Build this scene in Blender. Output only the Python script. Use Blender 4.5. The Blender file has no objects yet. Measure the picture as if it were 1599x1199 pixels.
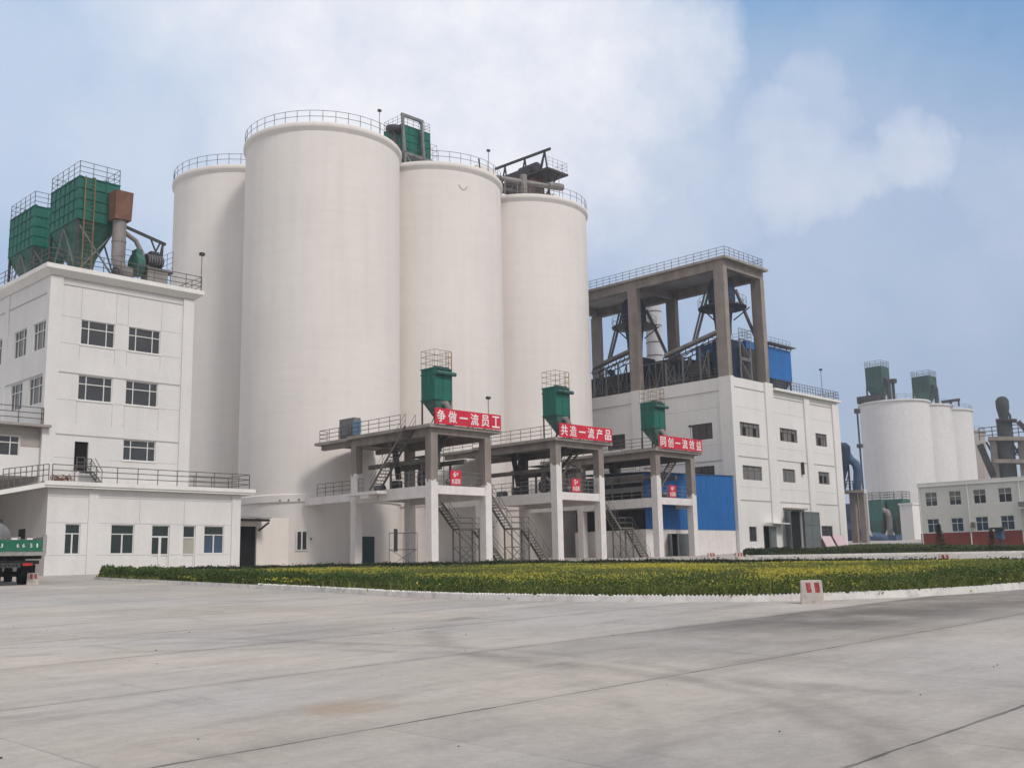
import bpy, bmesh, math, random
import numpy as np
from mathutils import Vector, Matrix
R = math.radians
random.seed(7); rng = np.random.default_rng(7)
SC = bpy.context.scene
COL = SC.collection

# ------------------------------------------------------------------ camera
YAW, PITCH, ROLL = R(45.55), R(9.86), R(-1.145)
cy, sy, cp, sp = math.cos(YAW), math.sin(YAW), math.cos(PITCH), math.sin(PITCH)
fwd = Vector((sy * cp, cy * cp, sp)); rgt = Vector((cy, -sy, 0)); upv = rgt.cross(fwd)
cr, sr = math.cos(ROLL), math.sin(ROLL)
r2 = rgt * cr + upv * sr; u2 = -rgt * sr + upv * cr
cam = bpy.data.objects.new('camera', bpy.data.cameras.new('camera')); COL.objects.link(cam)
mw = Matrix(((r2.x, u2.x, -fwd.x, 0), (r2.y, u2.y, -fwd.y, 0), (r2.z, u2.z, -fwd.z, 1.6), (0, 0, 0, 1)))
cam.matrix_world = mw
cam.data.sensor_fit = 'HORIZONTAL'; cam.data.sensor_width = 36.0
cam.data.lens = 1650.0 * 36 / 1599
cam.data.clip_start = 0.1; cam.data.clip_end = 12000
SC.camera = cam

# ------------------------------------------------------------------ world and sun
SUN_AZ = Vector((-0.10, -1.0, 0)).normalized(); SUN_EL = R(47)
sd = Vector((SUN_AZ.x * math.cos(SUN_EL), SUN_AZ.y * math.cos(SUN_EL), math.sin(SUN_EL)))
sun = bpy.data.objects.new('sun', bpy.data.lights.new('sun', 'SUN')); COL.objects.link(sun)
sun.data.energy = 1.85; sun.data.angle = R(13); sun.data.color = (1.0, 0.92, 0.85)
sun.rotation_euler = sd.to_track_quat('Z', 'Y').to_euler()
sun.location = (0, 0, 80)

W = bpy.data.worlds.new('World'); SC.world = W; W.use_nodes = True
nt = W.node_tree; N = nt.nodes; LK = nt.links
for n in list(N): N.remove(n)
def wn(t, **k):
    n = N.new(t)
    for a, b in k.items(): setattr(n, a, b)
    return n
def mth(op, a, b=None, c=None, clamp=False):
    n = wn('ShaderNodeMath', operation=op, use_clamp=clamp)
    for i, v in enumerate((a, b, c)):
        if v is None: continue
        if hasattr(v, 'is_output'): LK.new(v, n.inputs[i])
        else: n.inputs[i].default_value = v
    return n.outputs[0]
def mixc(f, a, b):
    n = wn('ShaderNodeMix', data_type='RGBA')
    for s, v in ((n.inputs[0], f), (n.inputs[6], a), (n.inputs[7], b)):
        if hasattr(v, 'is_output'): LK.new(v, s)
        else: s.default_value = v if isinstance(v, float) else (*v, 1)
    return n.outputs[2]
out = wn('ShaderNodeOutputWorld'); bg = wn('ShaderNodeBackground'); bg.inputs[1].default_value = 0.1
LK.new(bg.outputs[0], out.inputs[0])
tc = wn('ShaderNodeTexCoord'); gen = tc.outputs['Generated']
sky = wn('ShaderNodeTexSky', sky_type='NISHITA', sun_disc=False)
sky.sun_elevation = SUN_EL; sky.sun_rotation = math.atan2(SUN_AZ.x, SUN_AZ.y)
sky.air_density = 1.0; sky.dust_density = 2.0; sky.ozone_density = 1.5
def noise(scale, detail=4, rough=0.55, vec=gen):
    n = wn('ShaderNodeTexNoise'); n.inputs['Scale'].default_value = scale
    n.inputs['Detail'].default_value = detail; n.inputs['Roughness'].default_value = rough
    LK.new(vec, n.inputs['Vector']); return n
nz = noise(6.0, 8, 0.62)
off = wn('ShaderNodeVectorMath', operation='SUBTRACT'); LK.new(nz.outputs['Color'], off.inputs[0]); off.inputs[1].default_value = (.5, .5, .5)
scl = wn('ShaderNodeVectorMath', operation='SCALE'); LK.new(off.outputs[0], scl.inputs[0]); scl.inputs['Scale'].default_value = 0.17
add = wn('ShaderNodeVectorMath', operation='ADD'); LK.new(gen, add.inputs[0]); LK.new(scl.outputs[0], add.inputs[1])
nrm = wn('ShaderNodeVectorMath', operation='NORMALIZE'); LK.new(add.outputs[0], nrm.inputs[0]); pdir = nrm.outputs[0]
blobs = [(0.568, 0.677, 0.469, 0.2, 1), (0.65, 0.63, 0.424, 0.17, 0.95), (0.515, 0.735, 0.439, 0.14, 0.85), (0.709, 0.558, 0.431, 0.10, 0.75),
 (0.436, 0.819, 0.372, 0.120, 0.42), (0.311, 0.870, 0.385, 0.095, 0.25), (0.747, 0.562, 0.356, 0.115, 0.45), (0.821, 0.412, 0.395, 0.052, 0.40),
 (0.815, 0.462, 0.351, 0.062, 0.52), (0.838, 0.428, 0.338, 0.058, 0.52), (0.852, 0.402, 0.334, 0.042, 0.5), (0.874, 0.348, 0.342, 0.048, 0.52), (0.909, 0.282, 0.302, 0.075, 0.32), (0.840, 0.425, 0.335, 0.150, 0.26), (0.893, 0.330, 0.305, 0.130, 0.22),
 (0.498, 0.661, 0.561, 0.242, 0.9)]
tot = None
for x, y, z, rad, w in blobs:
    d = wn('ShaderNodeVectorMath', operation='DOT_PRODUCT'); LK.new(pdir, d.inputs[0]); d.inputs[1].default_value = Vector((x, y, z)).normalized()
    m = wn('ShaderNodeMapRange', interpolation_type='SMOOTHSTEP')
    LK.new(d.outputs['Value'], m.inputs['Value'])
    m.inputs['From Min'].default_value = math.cos(rad * 1.32); m.inputs['From Max'].default_value = math.cos(rad * 0.30)
    m.inputs['To Min'].default_value = 0; m.inputs['To Max'].default_value = w
    tot = m.outputs[0] if tot is None else mth('MAXIMUM', tot, m.outputs[0])
sep = wn('ShaderNodeSeparateXYZ'); LK.new(gen, sep.inputs[0])
# clouds added over the unseen rest of the sky, for warm fill light
nc = noise(2.2, 6, 0.6)
mc = wn('ShaderNodeMapRange', interpolation_type='SMOOTHSTEP'); LK.new(nc.outputs['Fac'], mc.inputs['Value'])
mc.inputs['From Min'].default_value = 0.32; mc.inputs['From Max'].default_value = 0.62
fr = wn('ShaderNodeVectorMath', operation='DOT_PRODUCT'); LK.new(gen, fr.inputs[0]); fr.inputs[1].default_value = (0.70, 0.69, 0.25)
mf = wn('ShaderNodeMapRange'); LK.new(fr.outputs['Value'], mf.inputs['Value'])
mf.inputs['From Min'].default_value = 0.75; mf.inputs['From Max'].default_value = 0.45
rest = mth('MULTIPLY', mth('MULTIPLY', mc.outputs[0], mf.outputs[0]), 0.95)
wisp = noise(11.0, 8, 0.65)
mwi = wn('ShaderNodeMapRange'); LK.new(wisp.outputs['Fac'], mwi.inputs['Value'])
mwi.inputs['From Min'].default_value = 0.3; mwi.inputs['From Max'].default_value = 0.7
mwi.inputs['To Min'].default_value = 0.70; mwi.inputs['To Max'].default_value = 1.12
cl = mth('MULTIPLY', mth('MAXIMUM', tot, rest), mwi.outputs[0], clamp=True)
# base sky: Nishita mixed with summer haze, paler to the left and near the horizon
el = wn('ShaderNodeMapRange'); LK.new(sep.outputs['Z'], el.inputs['Value'])
el.inputs['From Min'].default_value = 0.05; el.inputs['From Max'].default_value = 0.48
lr = wn('ShaderNodeVectorMath', operation='DOT_PRODUCT'); LK.new(gen, lr.inputs[0]); lr.inputs[1].default_value = (0.70, -0.714, 0)
ml = wn('ShaderNodeMapRange'); LK.new(lr.outputs['Value'], ml.inputs['Value'])
ml.inputs['From Min'].default_value = -0.35; ml.inputs['From Max'].default_value = 0.40
low = mixc(ml.outputs[0], (3.7, 4.6, 6.6), (4.15, 4.8, 6.1))
high = mixc(ml.outputs[0], (4.3, 5.7, 7.6), (1.55, 3.3, 5.85))
haze = mixc(el.outputs[0], low, high)
base = mixc(0.86, sky.outputs[0], haze)
cshade = noise(5.0, 6, 0.6)
ccol = mixc(cshade.outputs['Fac'], (7.0, 7.2, 8.0), (8.8, 8.7, 9.0))
warm = mixc(mf.outputs[0], ccol, (8.3, 7.7, 7.1))
LK.new(mixc(cl, base, warm), bg.inputs[0])

SC.view_settings.view_transform = 'Standard'; SC.view_settings.look = 'None'
SC.view_settings.exposure = 0.2; SC.view_settings.gamma = 1.0
SC.view_settings.use_curve_mapping = False

# ------------------------------------------------------------------ materials
def mat(name, col, rough=0.8, var=0.12, sc=0.6, metal=0.0, fine=0.05, streak=0.0, spec=0.3, bump=0.0, dirt=None, dirt_amt=0.0):
    m = bpy.data.materials.new(name); m.use_nodes = True
    t = m.node_tree; b = t.nodes['Principled BSDF']
    b.inputs['Roughness'].default_value = rough; b.inputs['Metallic'].default_value = metal
    b.inputs['Specular IOR Level'].default_value = spec
    g = t.nodes.new('ShaderNodeNewGeometry')
    def nz(scale, vec=None, det=4):
        n = t.nodes.new('ShaderNodeTexNoise'); n.inputs['Scale'].default_value = scale; n.inputs['Detail'].default_value = det
        t.links.new(vec or g.outputs['Position'], n.inputs['Vector']); return n.outputs['Fac']
    def mrange(v, a, b2, lo, hi):
        n = t.nodes.new('ShaderNodeMapRange'); t.links.new(v, n.inputs[0])
        for i, x in enumerate((a, b2, lo, hi)): n.inputs[i + 1].default_value = x
        return n.outputs[0]
    def mul(a, b2):
        n = t.nodes.new('ShaderNodeMath'); n.operation = 'MULTIPLY'; t.links.new(a, n.inputs[0]); t.links.new(b2, n.inputs[1]); return n.outputs[0]
    f = mul(mrange(nz(sc), .3, .7, 1 - var, 1 + var * .6), mrange(nz(sc * 14), .3, .7, 1 - fine, 1 + fine))
    if streak:
        mp = t.nodes.new('ShaderNodeMapping'); mp.inputs['Scale'].default_value = (0.8, 0.8, 0.05); t.links.new(g.outputs['Position'], mp.inputs[0])
        f = mul(f, mrange(nz(1.5, mp.outputs[0], 6), .42, .72, 1.0, 1 - streak))
    vm = t.nodes.new('ShaderNodeVectorMath'); vm.operation = 'SCALE'; vm.inputs[0].default_value = col; t.links.new(f, vm.inputs['Scale'])
    c = vm.outputs[0]
    if dirt:
        mx = t.nodes.new('ShaderNodeMix'); mx.data_type = 'RGBA'
        t.links.new(mrange(nz(sc * 3.1, None, 6), .5, .7, 0, dirt_amt), mx.inputs[0]); t.links.new(c, mx.inputs[6]); mx.inputs[7].default_value = (*dirt, 1)
        c = mx.outputs[2]
    t.links.new(c, b.inputs['Base Color'])
    if bump:
        bp = t.nodes.new('ShaderNodeBump'); bp.inputs['Strength'].default_value = bump; bp.inputs['Distance'].default_value = 0.03
        t.links.new(nz(sc * 20), bp.inputs['Height']); t.links.new(bp.outputs[0], b.inputs['Normal'])
    m['helpers'] = 0
    return m
M = dict(
 wall=mat('white wall paint', (.68, .668, .655), .9, .05, .35, streak=.06, fine=.03, bump=.05),
 wall2=mat('mill wall paint', (.725, .705, .69), .9, .05, .3, streak=.05, fine=.03, bump=.05),
 cornice=mat('cornice paint', (.76, .74, .71), .9, .06, .8, streak=.06),
 groove=mat('groove paint', (.40, .39, .385), .9, .1, .8),
 brown=mat('stain and shade render', (.36, .33, .30), .95, .12, .8),
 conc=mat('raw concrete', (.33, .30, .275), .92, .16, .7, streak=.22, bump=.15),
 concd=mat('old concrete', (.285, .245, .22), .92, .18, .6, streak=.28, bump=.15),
 cwhite=mat('whitewashed concrete', (.72, .685, .665), .92, .06, .9, streak=.10, dirt=(.45, .42, .4), dirt_amt=.25),
 green=mat('green steel paint', (.004, .135, .100), .55, .18, 1.2, streak=.2, dirt=(.06, .12, .10), dirt_amt=.45),
 greend=mat('dusty green paint', (.035, .13, .105), .7, .2, 1.2, streak=.25, dirt=(.16, .17, .15), dirt_amt=.5),
 stair=mat('weathered stair steel', (.13, .115, .10), .7, .25, 2, dirt=(.2, .18, .16), dirt_amt=.5),
 steel=mat('dark steel', (.052, .050, .052), .6, .25, 2, metal=.2, dirt=(.11, .10, .09), dirt_amt=.5),
 grey=mat('grey steel', (.17, .175, .18), .6, .2, 1.5, dirt=(.25, .24, .22), dirt_amt=.5),
 rail=mat('rail paint', (.125, .115, .108), .6, .15, 2),
 railtan=mat('tan rail paint', (.20, .145, .085), .6, .2, 2),
 yellow=mat('yellow rail paint', (.42, .24, .05), .6, .2, 2),
 rust=mat('rusty steel', (.19, .10, .07), .85, .3, 1.5, streak=.25),
 duct=mat('weathered duct', (.255, .235, .225), .7, .22, .9, streak=.3),
 blue=mat('blue cladding', (.008, .125, .385), .6, .10, .6, streak=.15),
 blued=mat('dark blue paint', (.012, .030, .075), .55, .2, 1.2, dirt=(.06, .07, .09), dirt_amt=.4),
 blueg=mat('dusty blue paint', (.045, .09, .17), .6, .2, 1.0, dirt=(.12, .12, .13), dirt_amt=.4),
 greeng=mat('sooty green paint', (.035, .085, .075), .75, .2, .5, streak=.35),
 kiln=mat('sooty grey paint', (.055, .066, .062), .8, .25, .5, streak=.3),
 chim=mat('white flue', (.55, .55, .55), .7, .1, 1, streak=.15),
 red=mat('red sign', (.56, .018, .045), .6, .08, .8),
 white=mat('white lettering', (.78, .76, .76), .7, .04, 2),
 redbrick=mat('red dado', (.24, .055, .045), .85, .15, .8),
 frame=mat('white window frame', (.66, .66, .64), .5, .05, 2),
 framed=mat('brown window frame', (.085, .045, .045), .6, .15, 2),
 black=mat('dark interior', (.008, .008, .009), .95, .2, 1),
 door=mat('dark green door', (.018, .055, .06), .55, .12, 1),
 doorg=mat('grey steel door', (.13, .155, .16), .55, .15, 1.2, dirt=(.22, .22, .21), dirt_amt=.4),
 doorb=mat('blue grey door', (.07, .09, .14), .5, .1, 1),
 tyre=mat('tyre rubber', (.012, .012, .013), .9, .2, 4, dirt=(.09, .085, .08), dirt_amt=.4),
 truckg=mat('truck green', (.008, .13, .075), .5, .12, 1.5, dirt=(.1, .14, .12), dirt_amt=.3),
 truckw=mat('truck grey board', (.30, .295, .28), .7, .15, 2, dirt=(.17, .15, .13), dirt_amt=.6),
 lamp=mat('lens red', (.40, .03, .02), .3, .1, 4),
 block=mat('barrier concrete', (.50, .455, .42), .9, .15, 3, dirt=(.25, .22, .2), dirt_amt=.5, bump=.2),
 bred=mat('faded red paint', (.33, .045, .05), .8, .2, 6, dirt=(.45, .36, .33), dirt_amt=.4),
 kerb=mat('kerb whitewash', (.70, .68, .66), .9, .1, 1.2, dirt=(.36, .33, .3), dirt_amt=.5),
 soil=mat('soil', (.060, .052, .030), .95, .3, .7),
 grassd=mat('lawn base', (.055, .085, .022), .95, .3, .5),
 pink=mat('pink board', (.52, .27, .33), .7, .1, 2),
 silo2=mat('distant silo paint', (.63, .62, .62), .9, .05, .12, streak=.04),
 silob=mat('bare concrete silo', (.36, .33, .31), .9, .1, .12, streak=.2),
 office=mat('office paint', (.70, .68, .655), .9, .05, .4, streak=.06),
 bark=mat('bark', (.08, .06, .045), .95, .2, 4),
)
def glass(name, col, rough=.08):
    m = mat(name, col, rough, .25, .5, spec=.6); return m
M['glass'] = glass('window glass', (.035, .040, .046), .12)
M['glassg'] = glass('tinted glass', (.010, .022, .018), .10)
M['glassb'] = glass('blue pane glass', (.03, .06, .10), .08)
M['louver'] = mat('grey shutter', (.17, .165, .16), .6, .15, 1)
M['curtain'] = mat('curtain', (.42, .40, .35), .9, .08, 3)
M['blueglass'] = glass('pale blue glass', (.10, .26, .42), .1)

# silo paint: faint slip-form bands, streaks and patches
def silo_mat():
    m = mat('silo paint', (.735, .695, .66), .92, .04, .10, streak=.045, fine=.012, dirt=(.55, .52, .49), dirt_amt=.10)
    t = m.node_tree; b = t.nodes['Principled BSDF']; old = b.inputs['Base Color'].links[0].from_socket
    g = t.nodes.new('ShaderNodeNewGeometry')
    mp = t.nodes.new('ShaderNodeMapping'); mp.inputs['Scale'].default_value = (.12, .12, 2.2); t.links.new(g.outputs['Position'], mp.inputs[0])
    n = t.nodes.new('ShaderNodeTexNoise'); n.inputs['Scale'].default_value = 1.0; n.inputs['Detail'].default_value = 3; t.links.new(mp.outputs[0], n.inputs[0])
    r = t.nodes.new('ShaderNodeMapRange'); t.links.new(n.outputs['Fac'], r.inputs[0])
    for i, x in enumerate((.45, .8, 1.0, .965)): r.inputs[i + 1].default_value = x
    v = t.nodes.new('ShaderNodeVectorMath'); v.operation = 'SCALE'; t.links.new(old, v.inputs[0]); t.links.new(r.outputs[0], v.inputs['Scale'])
    t.links.new(v.outputs[0], b.inputs['Base Color']); return m
M['silo'] = silo_mat()

# concrete yard: joint grid, darker slabs, stains
def yard_mat():
    m = bpy.data.materials.new('concrete yard'); m.use_nodes = True
    t = m.node_tree; b = t.nodes['Principled BSDF']; b.inputs['Roughness'].default_value = .95; b.inputs['Specular IOR Level'].default_value = .08
    L = t.links.new
    g = t.nodes.new('ShaderNodeNewGeometry'); s = t.nodes.new('ShaderNodeSeparateXYZ'); L(g.outputs['Position'], s.inputs[0])
    def ma(op, *a):
        n = t.nodes.new('ShaderNodeMath'); n.operation = op
        for i, v in enumerate(a):
            if hasattr(v, 'is_output'): L(v, n.inputs[i])
            else: n.inputs[i].default_value = v
        return n.outputs[0]
    def mr(v, a, b2, lo, hi, sm=True):
        n = t.nodes.new('ShaderNodeMapRange'); n.interpolation_type = 'SMOOTHSTEP' if sm else 'LINEAR'; L(v, n.inputs[0])
        for i, x in enumerate((a, b2, lo, hi)): n.inputs[i + 1].default_value = x
        return n.outputs[0]
    def nz(sc, det=5, scale=None, rough=.55, loc=(0, 0, 0)):
        mp = t.nodes.new('ShaderNodeMapping'); L(g.outputs['Position'], mp.inputs[0]); mp.inputs['Location'].default_value = loc
        if scale: mp.inputs['Scale'].default_value = scale
        n = t.nodes.new('ShaderNodeTexNoise'); L(mp.outputs[0], n.inputs[0]); n.inputs['Scale'].default_value = sc; n.inputs['Detail'].default_value = det; n.inputs['Roughness'].default_value = rough
        return n.outputs['Fac']
    wob = ma('MULTIPLY', ma('SUBTRACT', nz(1.3, 3), .5), .06)
    Y = ma('ADD', s.outputs['Y'], wob); X = ma('ADD', s.outputs['X'], wob)
    row = ma('DIVIDE', ma('SUBTRACT', Y, 3.75), 3.85)
    ri = ma('FLOOR', row); rf = ma('SUBTRACT', row, ri)
    dj = ma('MULTIPLY', ma('MINIMUM', rf, ma('SUBTRACT', 1.0, rf)), 3.85)
    cx_ = ma('DIVIDE', ma('ADD', X, ma('MULTIPLY', ri, 2.37)), 6.0)
    ci = ma('FLOOR', cx_); cf = ma('SUBTRACT', cx_, ci)
    dc = ma('MULTIPLY', ma('MINIMUM', cf, ma('SUBTRACT', 1.0, cf)), 6.0)
    jw = mr(nz(2.0, 3), .3, .7, .010, .026)
    brk = mr(nz(.8, 4), .3, .55, .5, 1.0)
    j1 = ma('MULTIPLY', ma('LESS_THAN', dj, jw), ma('MULTIPLY', brk, .62))
    j2 = ma('MULTIPLY', ma('LESS_THAN', dc, ma('MULTIPLY', jw, .6)), ma('MULTIPLY', brk, .22))
    soft = mr(dj, 0.0, .30, .09, 0.0)
    joint = ma('MAXIMUM', ma('MAXIMUM', j1, j2), soft)
    # per slab tint
    wnz = t.nodes.new('ShaderNodeTexWhiteNoise'); wnz.noise_dimensions = '2D'
    cmb = t.nodes.new('ShaderNodeCombineXYZ'); L(ri, cmb.inputs[0]); L(ci, cmb.inputs[1]); L(cmb.outputs[0], wnz.inputs['Vector'])
    tint = mr(wnz.outputs['Value'], 0, 1, .95, 1.04, False)
    f = ma('MULTIPLY', tint, mr(nz(.22, 6), .3, .7, .88, 1.08))
    f = ma('MULTIPLY', f, mr(nz(1.1, 6, (1, 2.2, 1)), .35, .7, 1.03, .91))
    f = ma('MULTIPLY', f, mr(nz(9, 6), .3, .75, .94, 1.05))
    f = ma('MULTIPLY', f, mr(nz(60, 3), .3, .7, .93, 1.06))
    # tyre smears running across the slabs
    f = ma('MULTIPLY', f, mr(nz(.55, 7, (.35, 2.4, 1), .6, (3, 1, 0)), .52, .72, 1.0, .84))
    f = ma('MULTIPLY', f, mr(nz(.8, 6, (2.6, .5, 1), .6, (9, 4, 0)), .55, .75, 1.0, .84))
    # turning tyre tracks: arcs of rubber and dust
    for (ax, ay, ar, aw, am, x0_, x1_) in ((20.07, 7.96, 9.87, .42, .22, 0, 0), (2.66, 10.0, 7.95, .30, .20, 0, 0), (2.05, 10.65, 9.19, .28, .17, 0, 0), (1.05, 13.0, 9.64, .26, .12, 0, 0)):
        dd = t.nodes.new('ShaderNodeVectorMath'); dd.operation = 'DISTANCE'; cm = t.nodes.new('ShaderNodeCombineXYZ'); L(s.outputs['X'], cm.inputs[0]); L(s.outputs['Y'], cm.inputs[1]); L(cm.outputs[0], dd.inputs[0]); dd.inputs[1].default_value = (ax, ay, 0)
        e_ = ma('ABSOLUTE', ma('SUBTRACT', ma('ADD', dd.outputs['Value'], ma('MULTIPLY', ma('SUBTRACT', nz(1.1, 4), .5), .5)), ar))
        k_ = ma('MULTIPLY', mr(e_, 0.0, aw, am, 0.0), mr(nz(.7, 5, None, .6, (ax, ay, 0)), .35, .6, .1, 1.0))
        f = ma('MULTIPLY', f, ma('SUBTRACT', 1.0, k_))
    # newer, darker slab strip on the right
    band = ma('MULTIPLY', ma('MULTIPLY', mr(s.outputs['X'], 9.5, 19, 0, 1), mr(Y, 11.35, 11.5, 1, 0)), mr(Y, 6.4, 9.4, 0, 1))
    band = ma('MULTIPLY', band, mr(nz(.45, 5, None, .6, (5, 5, 0)), .25, .6, .35, 1.0))
    f = ma('MULTIPLY', f, ma('SUBTRACT', 1.0, ma('MULTIPLY', band, .56)))
    far = mr(s.outputs['X'], 19, 24, 0, 1)
    f = ma('MULTIPLY', f, ma('SUBTRACT', 1.0, joint))
    v = t.nodes.new('ShaderNodeVectorMath'); v.operation = 'SCALE'; v.inputs[0].default_value = (.455, .410, .360); L(f, v.inputs['Scale'])
    # warm / cool drift + small rusty stain
    mx = t.nodes.new('ShaderNodeMix'); mx.data_type = 'RGBA'; mx.blend_type = 'MULTIPLY'; L(mr(nz(.16, 4, None, .5, (20, 0, 0)), .35, .65, 0, .75), mx.inputs[0])
    L(v.outputs[0], mx.inputs[6]); mx.inputs[7].default_value = (.90, .95, 1.04, 1)
    d = t.nodes.new('ShaderNodeVectorMath'); d.operation = 'DISTANCE'; L(g.outputs['Position'], d.inputs[0]); d.inputs[1].default_value = (6.45, 8.75, .28)
    st = ma('MULTIPLY', mr(ma('ADD', d.outputs['Value'], ma('MULTIPLY', nz(2.2, 5), .7)), .45, 1.0, 1, 0), .42)
    mx2 = t.nodes.new('ShaderNodeMix'); mx2.data_type = 'RGBA'; L(st, mx2.inputs[0]); L(mx.outputs[2], mx2.inputs[6]); mx2.inputs[7].default_value = (.34, .22, .12, 1)
    L(mx2.outputs[2], b.inputs['Base Color'])
    bp = t.nodes.new('ShaderNodeBump'); bp.inputs['Strength'].default_value = .25; bp.inputs['Distance'].default_value = .01; L(nz(25, 6), bp.inputs['Height']); L(bp.outputs[0], b.inputs['Normal'])
    return m
M['yard'] = yard_mat()
def leaf_mat(name, c1, c2, sc=3.0, trans=.25):
    m = bpy.data.materials.new(name); m.use_nodes = True; t = m.node_tree; b = t.nodes['Principled BSDF']
    b.inputs['Roughness'].default_value = .6; b.inputs['Specular IOR Level'].default_value = .25
    g = t.nodes.new('ShaderNodeNewGeometry'); mx = t.nodes.new('ShaderNodeMix'); mx.data_type = 'RGBA'
    n = t.nodes.new('ShaderNodeTexNoise'); n.inputs['Scale'].default_value = sc; t.links.new(g.outputs['Position'], n.inputs[0])
    ad = t.nodes.new('ShaderNodeMath'); ad.operation = 'ADD'; t.links.new(n.outputs['Fac'], ad.inputs[0])
    ml_ = t.nodes.new('ShaderNodeMath'); ml_.operation = 'MULTIPLY_ADD'; t.links.new(g.outputs['Random Per Island'], ml_.inputs[0]); ml_.inputs[1].default_value = .9; ml_.inputs[2].default_value = -.45
    t.links.new(ml_.outputs[0], ad.inputs[1]); ad.use_clamp = True
    t.links.new(ad.outputs[0], mx.inputs[0]); mx.inputs[6].default_value = (*c1, 1); mx.inputs[7].default_value = (*c2, 1)
    t.links.new(mx.outputs[2], b.inputs['Base Color'])
    tr = t.nodes.new('ShaderNodeBsdfTranslucent'); t.links.new(mx.outputs[2], tr.inputs[0])
    ms = t.nodes.new('ShaderNodeMixShader'); ms.inputs[0].default_value = trans
    t.links.new(b.outputs[0], ms.inputs[1]); t.links.new(tr.outputs[0], ms.inputs[2]); t.links.new(ms.outputs[0], t.nodes['Material Output'].inputs[0])
    return m
M['hedge'] = leaf_mat('hedge leaves', (.034, .066, .017), (.135, .195, .050), .8, .4)
M['hedged'] = leaf_mat('dark hedge leaves', (.016, .028, .010), (.055, .075, .028), 1.0)
M['herb'] = leaf_mat('herb leaves', (.085, .125, .030), (.30, .31, .09), .4, .45)
M['dry'] = leaf_mat('dry grass', (.12, .09, .035), (.30, .22, .10), .8, .4)
M['yflower'] = leaf_mat('yellow flower heads', (.40, .36, .05), (.68, .60, .09), 1.2, .45)
M['weed'] = leaf_mat('purple weed tips', (.045, .035, .030), (.12, .085, .065), 1.2)
M['lawn'] = leaf_mat('lawn blades', (.040, .062, .016), (.12, .14, .035), .25)
M['conifer'] = leaf_mat('conifer needles', (.014, .035, .014), (.05, .085, .03), 2)

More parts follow.
